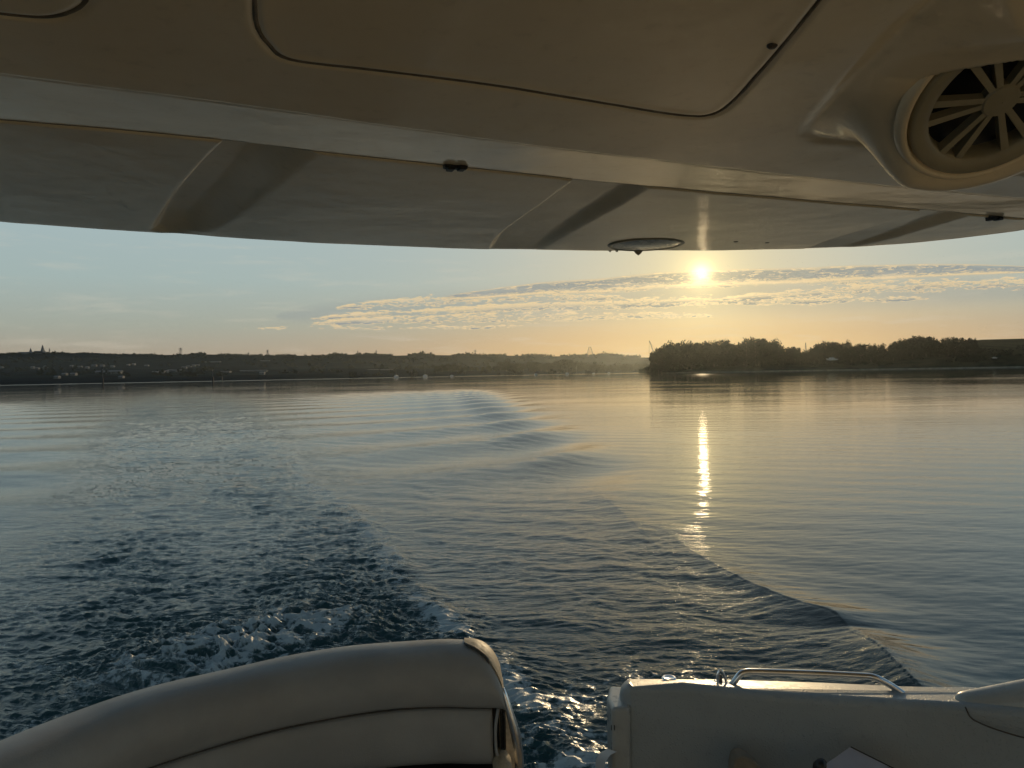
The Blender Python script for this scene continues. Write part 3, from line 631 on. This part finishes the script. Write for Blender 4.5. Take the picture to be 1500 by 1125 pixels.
def build_roof():
    xs = np.concatenate([np.linspace(-2.25, -1.2, 60)[:-1], np.linspace(-1.2, 1.45, 900), np.linspace(1.45, 1.95, 40)[1:]])
    y1 = sm_y(l1, xs); y2 = sm_y(l2, xs); ye = sm_y(edge, xs); y2 = np.minimum(y2, ye-.06); y1 = np.minimum(y1, y2-.04); y0 = np.full_like(xs, -1.3)
    yv = np.minimum(.35, y1-.1); rows = []
    rows += [y0+(yv-y0)*u for u in np.linspace(0, 1, 12)[:-1]]
    rows += [yv+(y1-yv)*u for u in np.linspace(0, 1, 270)[:-1]]
    rows += [y1+(y2-y1)*u for u in np.linspace(0, 1, 40)[:-1]]
    rows += [y2+o_ for o_ in np.linspace(0, .026, 10)]
    rows += [y2+.026+(ye-y2-.026)*u for u in np.linspace(0, 1, 130)[1:]]
    Yg = np.array(rows); Xg = np.broadcast_to(xs, Yg.shape); Z = np.full(Yg.shape, ZC)
    y1g, y2g, yeg = (np.broadcast_to(a, Yg.shape) for a in (y1, y2, ye))
    u = np.clip((Yg-y1g)/(y2g-y1g), 0, 1)
    Z = Z + .030*u + .004*sst(u, 0, .12)                           # band rising aft
    v = np.clip((Yg-y2g-.012)/(yeg-y2g), 0, 1)
    Z = Z - .002*sst(Yg-y2g, .002, .008) + .012*v
    Z = Z + .006*sst(Yg-y2g, .0, .003)*(1-sst(Yg-y2g, .007, .010))                    # shadow gap
    d = yeg-Yg; Z = Z + .006*np.exp(-d/.012)
    # shallow trough recesses running aft
    def trough(pl, pr, dep, wl, wr, endf):
        nonlocal Z
        sp = lambda w: [(p.x, p.y) for p in spline([(b, a, 0) for a, b in plan(w, ZC+.04)], 8)]; L_ = yof(sp(pl)); R_ = yof(sp(pr))
        xl = L_(Yg); xr = R_(Yg); m_ = sst(Xg-xl, -wl*.5, wl)*(1-sst(Xg-xr, -wr, wr*.5))*sst(Yg-y2g, .0, .02)
        m_ = m_*(1-np.exp(-2.2*np.clip((yeg-Yg)/(yeg-y2g), 0, 1)*endf))
        Z = Z + dep*m_
    trough([(330, 203), (290, 245), (258, 285), (235, 320), (224, 338)], [(445, 216), (410, 245), (370, 285), (325, 322), (290, 343)], .044, .022, .07, 2.2)
    trough([(838, 262), (780, 307), (735, 342), (716, 366)], [(945, 268), (900, 298), (840, 335), (790, 367)], .024, .012, .03, 1.4)
    trough([(1345, 306), (1280, 330), (1215, 352), (1180, 366)], [(1420, 309), (1360, 330), (1300, 350), (1245, 364)], .020, .012, .03, 1.4)
    # inset hatch outlines
    p1 = plan([(370, -60), (373, 0), (376, 40), (392, 67), (425, 90), (530, 103), (640, 117), (750, 132), (880, 152), (1000, 171), (1045, 169), (1075, 150), (1110, 112), (1150, 66), (1200, 5), (1250, -60)], ZC)
    P = [(q.x, q.y) for q in spline([(a, b, 0) for a, b in p1], 5)]; dd, _ = segd(Xg, Yg, P); Z = Z + .0035*np.exp(-(dd/.0045)**2)
    ins = inside(Xg, Yg, P); Z = Z + .002*ins*sst(dd, 0, .02)
    p2 = plan([(-150, -5), (-60, 12), (0, 22), (60, 28), (95, 24), (122, 10), (132, -15), (135, -60)], ZC)
    P = [(q.x, q.y) for q in spline([(a, b, 0) for a, b in p2], 5)]; dd, _ = segd(Xg, Yg, P); Z = Z + .0035*np.exp(-(dd/.0045)**2)
    # speaker pod: lowered mound with a glossy flank
    p3 = plan([(1440, -60), (1400, -20), (1330, 38), (1290, 78), (1240, 128), (1205, 166), (1188, 192), (1200, 203), (1240, 208), (1290, 214), (1350, 226), (1420, 240), (1520, 256), (1750, 280), (1900, 120), (1850, -60)], ZC)
    P = [(q.x, q.y) for q in spline([(a, b, 0) for a, b in p3], 4)]; dd, ar = segd(Xg, Yg, P, True); ins = inside(Xg, Yg, P)
    c0, mx, my, nn, R_ = speaker_frame()
    zp = c0.z-(nn.x*(Xg-c0.x)+nn.y*(Yg-c0.y))/nn.z
    dxp, dyp, dzp = Xg-c0.x, Yg-c0.y, zp-c0.z; rho = np.sqrt(dxp**2+dyp**2+dzp**2)
    tgt = np.clip(zp+.004, ZC-.13, ZC+.06); w_ = sst(dd, 0, .115)*ins
    q_ = sst(rho, R_*1.15, R_*2.5); tgt = np.minimum(tgt, np.where(rho > R_*1.1, ZC-.012, 9.)); tgt = tgt*(1-q_)+(ZC-.026)*q_
    Z = Z*(1-w_)+tgt*w_ + .004*np.exp(-(dd/.012)**2)
    Z = np.where(rho < R_*.985, np.maximum(Z, zp+.09), Z)
    Z = Z + .0015*perlin(Xg*4, Yg*4, 60) + .0005*perlin(Xg*14, Yg*14, 61)
    # lip, rising outside and returning over the top
    L_ = []
    nx = np.gradient(ye, xs); ln = np.hypot(1, nx)
    for a in (30, 60, 90):
        t = math.radians(a); L_.append((xs-nx/ln*.012*math.sin(t), ye+.012/ln*math.sin(t), Z[-1]+.012*(1-math.cos(t))))
    L_.append((L_[-1][0], L_[-1][1], Z[-1]+.10)); L_.append((xs, ye-.05, Z[-1]+.13)); L_.append((xs, y0, Z[-1]+.16))
    V = np.concatenate([np.stack([Xg, Yg, Z], -1), np.array([np.stack(l, -1) for l in L_])], 0); nr, nc = V.shape[:2]
    ii = np.arange(nr-1)[:, None]*nc+np.arange(nc-1)[None, :]; fs = np.stack([ii, ii+nc, ii+nc+1, ii+1], -1).reshape(-1, 4)
    o = mesh('cockpit_roof', V.reshape(-1, 3), fs.tolist(), m_roofgel, boat)
    def zs(x_, y_):
        j = int(np.clip(np.searchsorted(xs, x_), 1, len(xs)-1)); return float(np.interp(y_, Yg[:, j], Z[:, j]))
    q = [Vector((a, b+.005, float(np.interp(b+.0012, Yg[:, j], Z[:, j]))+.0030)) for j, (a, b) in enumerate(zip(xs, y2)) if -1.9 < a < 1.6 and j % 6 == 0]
    MB().tube(q, .0050, 8).build('seam_shade', m_seamshade, o, True)  # added tube keeps the seam dark where its groove catches light
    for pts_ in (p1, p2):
        P = spline([(a, b, 0) for a, b in pts_], 5); MB().tube([Vector((a.x, a.y, zs(a.x, a.y)+.0002)) for a in P if a.y > .3], .0027, 6).build('hatch_shade', m_seamshade, o, True)  # same dark filling, drawn as the shade line of the hatch outlines
    return o
roof = build_roof()
tag(roof, 'cream moulded overhanging roof with recessed channels and shadow gap')
def disc(pts_c, ax, ay, r, n=40): return [pts_c+ax*(math.cos(2*math.pi*k/n)*r)+ay*(math.sin(2*math.pi*k/n)*r) for k in range(n)]
def ring(c, ax, ay, nn, prof, n=56):
    B = MB(); vs = []
    for (r_, h_) in prof: vs += [c+ax*(math.cos(2*math.pi*k/n)*r_)+ay*(math.sin(2*math.pi*k/n)*r_)+nn*h_ for k in range(n)]
    fs = [(i*n+k, i*n+(k+1) % n, (i+1)*n+(k+1) % n, (i+1)*n+k) for i in range(len(prof)-1) for k in range(n)]
    return B.add(vs, fs)
# loudspeaker in the pod: tilted disc
def build_speaker():
    c0, mx, my, nn, R_ = speaker_frame(); c = c0
    s = empty('loudspeaker', c, roof)
    def bld(B, nm, mat, sm=True):
        return B.build(nm, mat, s, sm)
    bld(ring(c, mx, my, nn, [(R_*1.0, -.05), (R_*1.0, -.004), (R_*.985, .001), (R_*.95, .003), (R_*.80, .001), (R_*.775, -.004), (R_*.76, -.012), (R_*.76, -.03)]), 'bezel', m_grille)
    bld(ring(c, mx, my, nn, [(R_*.78, -.022), (R_*.7, -.026), (R_*.5, -.05), (R_*.2, -.06), (.0005, -.05)]), 'cone', m_black)
    B = ring(c, mx, my, nn, [(R_*.20, -.016), (R_*.21, -.004), (R_*.19, -.001), (.0005, .001)])
    for k in range(6):
        a0 = 2*math.pi*k/6+.35
        for off in (-.095, .095):
            a1 = a0+off*1.0; a2 = a0+off*1.75
            p = c+mx*(math.cos(a1+off*1.2)*R_*.17)+my*(math.sin(a1+off*1.2)*R_*.17); q_ = c+mx*(math.cos(a2)*R_*.80)+my*(math.sin(a2)*R_*.80)
            d_ = (q_-p).normalized(); sd_ = d_.cross(nn).normalized()*R_*.034
            B.add([p-sd_-nn*.003, p+sd_-nn*.003, q_+sd_*1.3-nn*.002, q_-sd_*1.3-nn*.002, p-sd_-nn*.014, p+sd_-nn*.014, q_+sd_*1.3-nn*.014, q_-sd_*1.3-nn*.014], [(0, 1, 2, 3), (4, 7, 6, 5), (0, 4, 5, 1), (1, 5, 6, 2), (2, 6, 7, 3), (3, 7, 4, 0)])
    bld(B, 'grille', m_grille, False)
    pr_ = c+mx*R_*.45+my*R_*.22-nn*.024
    pp = [c0+mx*(R_*.62)-my*(R_*.02)-nn*.022+d_ for d_ in (mx*.014-my*.009, mx*.014+my*.009, -mx*.014+my*.009, -mx*.014-my*.009)]
    bld(MB().add(pp, [(0, 1, 2, 3)]), 'red_tag', simple('red plastic', (.45, .04, .03), .4))
    # collar joining disc to the pod
    bld(ring(c, mx, my, nn, [(R_*1.13, -.014), (R_*1.10, -.002), (R_*1.06, .0015), (R_*1.025, -.001), (R_*1.015, -.006), (R_*1.0, -.012)]), 'collar', m_roofgel)
build_speaker()
# round overhead light near the edge
c = atZ(946, 358.5, ZC+.040); xx, yy, zz = Vector((1, 0, 0)), Vector((0, 1, 0)), Vector((0, 0, -1))
lt = ring(c, xx, yy, zz, [(.112, -.02), (.112, -.001), (.108, .002), (.100, .003), (.097, .001)]).build('roof_light', m_grille, roof, True)
ring(c, xx, yy, zz, [(.098, .001), (.07, .004), (.03, .006), (.0005, .006)]).build('lens', simple('frosted lens', (.30, .36, .38), .25, var=.05), lt, True)
B = MB()
for q, w in ((893, .006), (903, .006), (935, .013)):
    p = atZ(q, 369.5, ZC+.04); B.add([p+Vector((-w, 0, 0)), p+Vector((w, 0, 0)), p+Vector((0, 0, -w*.9)), p+Vector((0, .004, 0))], [(0, 1, 2), (0, 2, 3), (1, 3, 2), (0, 3, 1)])
mesh('water_drops', [c+Vector((math.cos(a)*r_*1.0, math.sin(a)*r_*.7, -h_)) for w0, c in ((.007, atZ(893, 369, ZC+.044)+Vector((0, -.01, .004))), (.007, atZ(903, 369, ZC+.044)+Vector((0, -.01, .004))), (.014, atZ(935, 368, ZC+.042))) for h_, r_ in ((0, w0), (w0*.5, w0*.6), (w0*.9, w0*.1)) for a in [k*math.pi/4 for k in range(8)]],
     [(j*24+i*8+k, j*24+i*8+(k+1) % 8, j*24+i*8+8+(k+1) % 8, j*24+i*8+8+k) for j in range(3) for i in range(2) for k in range(8)], m_grille, lt)
# small fittings: latches and screws
def latch(px, py, w):
    c = atZ(px, py, ZC+.032); a = math.radians(20)
    o = MB().box(c+Vector((0, 0, .002)), (w, .016, .012), a).box(c+Vector((-w*.2, 0, -.003)), (w*.3, .02, .008), a).box(c+Vector((w*.25, 0, -.003)), (w*.3, .02, .008), a).build('hatch_latch', m_black, roof); bevel(o, .002, 2)
latch(667, 244, .042); latch(1456, 319, .042)
for px, py, r_ in ((1131, 65, .0055), (1078, 352.5, .009), (1124, 354, .009)):
    c = atZ(px, py, ZC+(.002 if py < 200 else .044)); ring(c, xx, yy, zz, [(r_, -.002), (r_, .002), (r_*.6, .004), (.0003, .004)], 14).build('screw_cap', simple('brown cap', (.06, .045, .035), .6), roof, True)
# ------------------------------------------------------------------ bench seat
def zrow(px, py, Y): return atY(px, py, Y)
seat = empty('bench_seat', (-.5, 1.9, .8), boat); seat['label'] = 'curved grey cream padded bench seat'
def into(o, par, off=None): return hang(o, par)
SO = (-.5, 1.9, .8)
top_px = [(-260, 1230, 1.28), (-120, 1158, 1.42), (0, 1101, 1.56), (100, 1060, 1.69), (200, 1024, 1.81), (330, 990, 1.94), (450, 965, 2.03), (560, 950, 2.08), (640, 945, 2.11), (690, 946, 2.12), (738, 946, 2.125)]
tp = [atY(a, b, c) for a, b, c in top_px]; path = spline(tp, 10); ZT = [p.z for p in path]
S = [0]
for i in range(1, len(path)): S.append(S[-1]+(path[i]-path[i-1]).length)
STOT = S[-1]; 
def frame(i):
    d = path[min(i+1, len(path)-1)]-path[max(0, i-1)]; d.z = 0; d.normalize(); return Vector((d.y, -d.x, 0))      # inboard normal (towards eye)
def sweep(prof, name, mat, squash=None, i0=0, i1=None, par=seat, jitter=0.):
    vs = []; fs = []; i1 = i1 or len(path); m_ = len(prof)
    for i in range(i0, i1):
        n_ = frame(i); 
        if n_.y > 0: n_ = -n_
        rem = STOT-S[i]; k = 1.; t = max(0., 1-rem/.098)
        if squash and t > 0: k = math.sqrt(max(0, 1-t**2.3))
        for (a, z_) in prof:
            z2 = (-.150+(z_+.150)*max(k, .03)) if squash else z_
            if jitter: z2 += jitter*mnoise.noise(Vector((S[i]*5, a*8, 2)))
            vs.append(path[i]+n_*a+Vector((0, 0, z2)))
        if i > i0:
            b = (i-i0)*m_; fs += [(b-m_+q, b+q, b+q+1, b-m_+q+1) for q in range(m_-1)]
    fs += [tuple(range(m_)), tuple(len(vs)-m_+q for q in range(m_))]
    o = mesh(name, vs, fs, mat); return into(o, par, SO)
fine = lambda pts, n=5: [(p.x, p.y) for p in spline([(a, b, 0) for a, b in pts], n)]
bol = fine([(-.12, -.150), (-.128, -.10), (-.115, -.045), (-.08, -.012), (-.03, 0), (.02, -.006), (.05, -.028), (.066, -.06), (.072, -.095), (.069, -.130), (.060, -.144), (.035, -.150)])
sweep(bol, 'top_bolster', m_vinyl, True, jitter=.004)
low = fine([(.03, -.1505), (.052, -.152), (.062, -.160), (.070, -.185), (.075, -.24), (.071, -.280), (.056, -.30), (.03, -.307)])
iL = next(i for i in range(len(S)) if S[i] > STOT-.028)
sweep(low, 'backrest_cushion', m_vinyl, False, 0, iL, jitter=.003)
sweep([(.046, -.146), (.0515, -.148), (.053, -.1505), (.0515, -.153), (.046, -.155)], 'seam_piping', m_pipe, False, 0, iL)
# end trim in tan with its dark piping
iE = next(i for i in range(len(S)) if S[i] > STOT-.112)
vs = []; fs = []; pip = []; m_ = 0
prof = [b for b in bol if b[0] < .045]
for i in range(iE, len(path)):
    n_ = frame(i); n_ = -n_ if n_.y > 0 else n_; rem = STOT-S[i]; t = max(0., 1-rem/.098); k = max(math.sqrt(max(0, 1-t**2.3)), .03)
    amax = -.01+.06*min(1, max(0, (i-iE)/max(1, len(path)-1-iE)))**.7
    pr = [(max(-.13, min(a, amax)), z_) for a, z_ in prof]; pr = [(a, z_) for a, z_ in prof if a <= 10]
    q_ = []
    for (a, z_) in bol:
        a2 = min(a, amax); z3 = np.interp(a2, [b[0] for b in bol if b[1] > -.1][::1], [b[1] for b in bol if b[1] > -.1]) if a > amax else z_
        q_.append((a2, z3))
    for (a, z_) in q_: vs.append(path[i]+n_*a*1.02+Vector((0, 0, -.150+(z_+.150)*k+.005)))
    pip.append(path[i]+n_*(amax+.002)+Vector((0, 0, -.150+(q_[-1][1]+.150)*k+.005)))
    m_ = len(q_)
    if i > iE: b = (i-iE)*m_; fs += [(b-m_+w, b+w, b+w+1, b-m_+w+1) for w in range(m_-1)]
into(mesh('end_trim', vs, fs, m_tan), seat, SO)
into(MB().tube(pip, .0035, 8).build('trim_piping', m_pipe, None, True), seat, SO)
# seat base, seat cushion and side panel
base = [(-.13, -.16), (-.13, -.80), (.03, -.80), (.03, -.16)]
sweep(base, 'seat_base', m_black)
cu = fine([(.04, -.40), (.04, -.33), (.08, -.318), (.3, -.312), (.43, -.315), (.47, -.335), (.475, -.37), (.455, -.40)])
sweep(cu, 'seat_cushion', m_vinyl, False, 0, iL)
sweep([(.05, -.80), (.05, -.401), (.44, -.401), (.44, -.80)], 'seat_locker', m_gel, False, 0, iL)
p = atY(737, 1120, 2.03)
into(MB().tube([p+Vector((-.02, .10, -.012)), p+Vector((-.004, .03, -.006)), p+Vector((0, -.01, -.012)), p+Vector((.004, -.03, -.05))], [.022, .026, .026, .02], 16).build('end_roll', m_tan, None, True), seat, SO)
a, b_, c_, d_ = atY(731, 1034, 2.09), atY(748, 1060, 2.12), atY(761, 1130, 2.12), atY(733, 1130, 2.09)
vs = [a, atY(737, 1030, 2.12), b_, c_, c_+Vector((0, 0, -.5)), d_+Vector((0, 0, -.5))]; vs2 = [v+Vector((-.01, .12, 0)) for v in vs]
o = mesh('end_panel', vs+vs2, [tuple(range(6)), tuple(range(11, 5, -1))]+[(i, (i+1) % 6, (i+1) % 6+6, i+6) for i in range(6)], m_tan, None, False); into(bevel(o, .003, 2), seat, SO)
B = MB()
for q0, q1, y0_, y1_ in ((733.0, 734.6, 1040, 1112), (737.6, 738.8, 1046, 1125)):
    A = [atY(q0, y0_, 2.082), atY(q1, y0_+4, 2.082), atY(q1+1.5, y1_, 2.078), atY(q0+1.2, y1_, 2.078)]
    B.add(A+[v+Vector((0, .01, 0)) for v in A], [(0, 1, 2, 3), (0, 4, 5, 1), (1, 5, 6, 2), (2, 6, 7, 3), (3, 7, 4, 0)])
into(B.build('panel_slots', m_black), seat, SO)
strap = [atY(729.5, 1038, 2.06), atY(726, 1065, 2.045), atY(726.5, 1095, 2.045), atY(729, 1107, 2.05)]
into(MB().tube(spline(strap, 6), .004, 8).build('side_strap', m_vinyl, None, True), seat, SO)
rl = spline([atY(736, 1008, 2.08), atY(740, 1020, 2.075), atY(747, 1045, 2.07), atY(754.5, 1072, 2.07), atY(759.5, 1100, 2.07), atY(761, 1130, 2.07), atY(762, 1230, 2.07)], 8)
o = MB().tube(rl, [.0055+.0075*min(1, i/24) for i in range(len(rl))], 14).build('gate_rail', m_chrome, boat, True); o['label'] = 'curved stainless tube beside the end of the seat'
# ------------------------------------------------------------------ stern coaming on the right
def prism(name, outline, ztop, zbot, mat, par, bw, seg=5):
    n = len(outline); vs = [(x, y, z) for (x, y), z in zip(outline, ztop)]+[(x, y, zbot) for x, y in outline]
    o = mesh(name, vs, [tuple(range(n)), tuple(range(2*n-1, n-1, -1))]+[(i, (i+1) % n, (i+1) % n+n, i+n) for i in range(n)], mat, par, False)
    return bevel(o, bw, seg, 50)
front = [(908, 1004, 2.15), (925, 1000, 2.135), (1000, 1000.5, 2.125), (1100, 1011, 2.11), (1200, 1018, 2.09), (1300, 1024, 2.06), (1400, 1030, 2.02), (1520, 1038, 1.95), (1700, 1060, 1.80)]
back = [(1700, 1020, 1.98), (1520, 1013, 2.13), (1420, 1009.5, 2.20), (1320, 1003, 2.25), (1200, 997.5, 2.28), (1055, 993, 2.29), (930, 991, 2.29), (908, 995, 2.27)]
pts = [atY(a, b, c) for a, b, c in front+back]
coam = prism('stern_coaming', [(p.x, p.y) for p in pts], [p.z for p in pts], .55, m_wet, boat, .030, 8); coam['label'] = 'pale moulded stern coaming beside the gateway'
# lower inner pillar at the gateway
pl_ = [atY(889, 1040, 2.20), atY(896, 1034, 2.12), atY(922, 1034, 2.118), atY(930, 1034, 2.26), atY(893, 1034, 2.30)]
zt_ = atY(893, 1030, 2.15).z
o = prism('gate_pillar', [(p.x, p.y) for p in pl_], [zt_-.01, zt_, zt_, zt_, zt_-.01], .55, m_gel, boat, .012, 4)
for q in (895.5, 900): MB().box(atY(q, 1066, 2.108), (.002, .006, .012)).build('screw_slot', m_black, o)
mesh('fender_step', [v for a, b in ((871, 1135), (873, 1112), (880, 1102), (890, 1097)) for v in (atY(a, b, 2.16), atY(a+14, b+4, 2.08))]+[atY(871, 1230, 2.16), atY(890, 1230, 2.08)], [(0, 2, 3, 1), (2, 4, 5, 3), (4, 6, 7, 5), (0, 1, 9, 8)], m_gw, boat)
# raised side moulding, right edge
vs = []; fs = []; n = 24
st = [(1409.5, 1033, 1.2, 2.03, .004), (1412, 1034, 8, 2.03, .03), (1420, 1036, 14, 2.025, .05), (1435, 1039, 20, 2.02, .065), (1460, 1042, 27, 2.01, .08), (1500, 1044, 37, 1.99, .095), (1560, 1046, 50, 1.95, .11), (1650, 1048, 66, 1.88, .12), (1800, 1050, 88, 1.75, .12)]
for q, y_, hh, Y, dp in st:
    c = atY(q, y_, Y); hz = hh/FPX*Y
    for k in range(n):
        t = 2*math.pi*k/n; ct, s_ = math.cos(t), math.sin(t); vs.append(c+Vector((0, .03-.55*dp*abs(ct)**.8*(1 if ct > 0 else -1), hz*abs(s_)**.85*(1 if s_ > 0 else -1))))
for i in range(len(st)-1): fs += [(i*n+k, i*n+(k+1) % n, (i+1)*n+(k+1) % n, (i+1)*n+k) for k in range(n)]
fs += [tuple(range(n))]
o = mesh('side_moulding', vs, fs, m_gel, boat); sm = o.modifiers.new('sub', 'SUBSURF'); sm.levels = sm.render_levels = 2
# dark joint line round it
jl = spline([atY(q, y_+hh*.96 if q > 1412 else y_, Y-dp*.55) for q, y_, hh, Y, dp in st[1:7]], 6)
into(MB().tube([v+Vector((0, -.006, 0)) for v in jl], .0022, 6).build('joint_seal', m_pipe, None, True), o, (1.0, -.5, 0.0))
# grab rail
gr = spline([atY(1071, 1004, 2.19), atY(1076, 998, 2.19), atY(1084, 988, 2.19), atY(1092, 984.5, 2.19), atY(1110, 984, 2.19), atY(1190, 986.5, 2.18), atY(1262, 990, 2.15), atY(1280, 992, 2.14), atY(1292, 997, 2.135), atY(1308, 1006, 2.13), atY(1326, 1018.5, 2.12)], 7)
o = MB().tube(gr, .0092, 16).build('grab_rail', m_chrome, boat, True); o['label'] = 'stainless steel grab rail on top of the coaming'
for q, y_, Y in ((1071, 1003.5, 2.19), (1324, 1017, 2.12)):
    c = atY(q, y_, Y); ring(c+Vector((0, 0, -.004)), xx, yy, Vector((0, 0, 1)), [(.02, 0), (.02, .004), (.012, .007), (.0005, .007)], 20).build('rail_foot', m_chrome, o, True)
# small folding cleat left of the rail
c = atY(1058, 1000, 2.20); cl = MB().box(c+Vector((0, 0, .0)), (.034, .04, .006), .2).build('deck_cleat', m_chrome, boat); bevel(cl, .002, 2)
hang(MB().tube(spline([c+Vector((-.012, 0, 0)), c+Vector((-.014, 0, .02)), c+Vector((-.006, 0, .036)), c+Vector((.002, 0, .03)), c+Vector((.012, 0, .002))], 6), .0036, 10).build('cleat_loop', m_chrome, None, True), cl)
hang(bevel(MB().box(c+Vector((-.004, .004, .011)), (.009, .012, .022), .2, .7).build('cleat_bracket', m_steel), .002, 2), cl)
c = atY(980, 996, 2.20)+Vector((0, 0, .004)); ring(c, xx, yy, Vector((0, 0, 1)), [(.021, 0), (.021, .003), (.017, .005), (.012, .003), (.0005, .003)], 28).build('filler_cap', m_chrome, boat, True)
# simple hull under the cockpit
def boatp(a, l, z): return Vector((1.12+a*(-.40)+l*.9165, a*.9165+l*.40, z))
ls = np.linspace(-1.7, 1.55, 27); vs = []; fs = []
for l in ls:
    aa = 2.5-.36*l*l; vs += [boatp(aa, l, -.5), boatp(aa+.02, l, .35), boatp(aa-.02, l, 1.0 if l > .2 or l < -.75 else .52), boatp(aa-.1, l, 1.0 if l > .2 or l < -.75 else .52), boatp(aa-.12, l, .5)]
for i in range(len(ls)-1): fs += [(5*i+k, 5*i+5+k, 5*i+6+k, 5*i+1+k) for k in range(4)]
for l in (ls[0], ls[-1]):
    aa = 2.5-.36*l*l; b = len(vs); z1 = 1.0
    vs += [boatp(aa, l, -.5), boatp(aa, l, z1), boatp(-7, l*1.02, z1+.25), boatp(-7, l*.8, -.5)]; fs.append((b, b+1, b+2, b+3))
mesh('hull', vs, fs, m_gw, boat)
vs = [boatp(2.5-.36*l*l-.05, l, .5) for l in ls]+[boatp(-7, 1.6, .5), boatp(-7, -1.7, .5)]
mesh('cockpit_floor', vs, [tuple(range(len(vs)))], simple('teak floor', (.42, .31, .2), .6, var=.3, scale=12), boat, False)
# saloon bulkhead behind the eye: catches the low sun and warms the cockpit
def wall_piece(l0, l1, z0, z1, a, th, name, mat, par):
    q = [boatp(a, l0, z0), boatp(a, l1, z0), boatp(a, l1, z1), boatp(a, l0, z1)]; q2 = [boatp(a-th, l0, z0), boatp(a-th, l1, z0), boatp(a-th, l1, z1), boatp(a-th, l0, z1)]
    return mesh(name, q+q2, [(0, 1, 2, 3), (7, 6, 5, 4), (0, 4, 5, 1), (1, 5, 6, 2), (2, 6, 7, 3), (3, 7, 4, 0)], mat, par, False)
m_bulk = gel('warm cream bulkhead', (.66, .64, .58), .5, .1, 0., .0005)
bk = wall_piece(-1.7, -.1, .5, 2.72, -.95, .06, 'saloon_bulkhead', m_bulk, boat); wall_piece(.75, 1.6, .5, 2.72, -.95, .06, 'bulkhead_side', m_bulk, bk)
dr = wall_piece(-.1, .75, .5, 2.72, -.97, .04, 'saloon_door', m_bulk, bk); wall_piece(.0, .65, 1.2, 2.3, -.965, .01, 'door_glass', m_glass, dr)
# loose things in the cockpit at the bottom of the frame
def slab(name, quad, th, mat, lab, cat, edge_mat=None):
    A = [atY(*q) for q in quad]; n_ = (A[1]-A[0]).cross(A[2]-A[0]).normalized(); n_ = n_ if n_.y < 0 else -n_
    Bv = [v-n_*th for v in A]; k = len(A)
    e = empty(name, A[-1]); o = MB().add(A+Bv, [tuple(range(k)), tuple(range(2*k-1, k-1, -1))]+[(i, (i+1) % k, (i+1) % k+k, i+k) for i in range(k)]).build('panel', mat); into(o, e, A[-1])
    into(MB().tube([A[0]+n_*.001, A[1]+n_*.001], .0016, 6).build('dark_edge', m_black), e, A[-1])
    tag(e, lab, cat); return e
slab('folded_chart', [(1246, 1094, 1.95), (1330, 1136, 1.9), (1330, 1200, 1.85), (1130, 1200, 1.85), (1165, 1150, 1.9)], .006, simple('blue grey card', (.32, .34, .42), .5, var=.05), 'blue grey folded card leaning against the coaming at the bottom edge', 'card')
c = atY(1204, 1123, 1.93); o = MB().tube([c+Vector((0, .02, -.05)), c+Vector((0, .01, -.004)), c+Vector((0, 0, .008)), c+Vector((0, -.003, .012))], [.018, .018, .014, .004], 16).build('black_knob', m_black, None, True); tag(o, 'small round black knob showing left of the blue grey card', 'knob')
vs = []; st = [(1072, 1180, 0), (1074, 1125, 0), (1077, 1112, 0), (1084, 1107, 0), (1092, 1108, 0), (1102, 1113, 0), (1112, 1122, 0), (1125, 1140, 0), (1130, 1180, 0)]
A = [atY(a, b, 1.98) for a, b, _ in st]; Bv = [v+Vector((0, .05, 0)) for v in A]; k = len(A)
o = MB().add(A+Bv, [tuple(range(k)), tuple(range(2*k-1, k-1, -1))]+[(i, (i+1) % k, (i+1) % k+k, i+k) for i in range(k)]).build('canvas_bag', simple('beige canvas', (.20, .17, .13), .8, bump=.001, bscale=400)); bevel(o, .008, 3); tag(o, 'top of a beige canvas bag standing against the coaming at the bottom edge', 'bag')
# ------------------------------------------------------------------ evening haze lying over the estuary
hb = MB().box((0, 850, 21.5), (6000, 1140, 44)).build('haze', None, None, False)
hm = bpy.data.materials.new('evening haze'); hm.use_nodes = True; ht = hm.node_tree; ht.nodes.clear()
vs_ = ht.nodes.new('ShaderNodeVolumeScatter'); vs_.inputs['Color'].default_value = (.70, .78, .76, 1); vs_.inputs['Density'].default_value = HAZE; vs_.inputs['Anisotropy'].default_value = .78
ho = ht.nodes.new('ShaderNodeOutputMaterial'); ht.links.new(vs_.outputs[0], ho.inputs['Volume']); hb.data.materials.append(hm)
tag(hb, 'thin evening haze over the far shore', 'haze', kind='stuff')
# ------------------------------------------------------------------ render settings
sc.view_settings.view_transform = 'Standard'; sc.view_settings.look = 'None'; sc.view_settings.exposure = 0
sc.cycles.use_denoising = True; sc.cycles.use_adaptive_sampling = True; sc.cycles.adaptive_threshold = .025; sc.cycles.adaptive_min_samples = 12
try: sc.cycles.denoiser = 'OPENIMAGEDENOISE'
except Exception: pass
sc.cycles.sample_clamp_indirect = 20; sc.cycles.sample_clamp_direct = 14; sc.cycles.max_bounces = 6; sc.cycles.caustics_reflective = True; sc.cycles.blur_glossy = .3
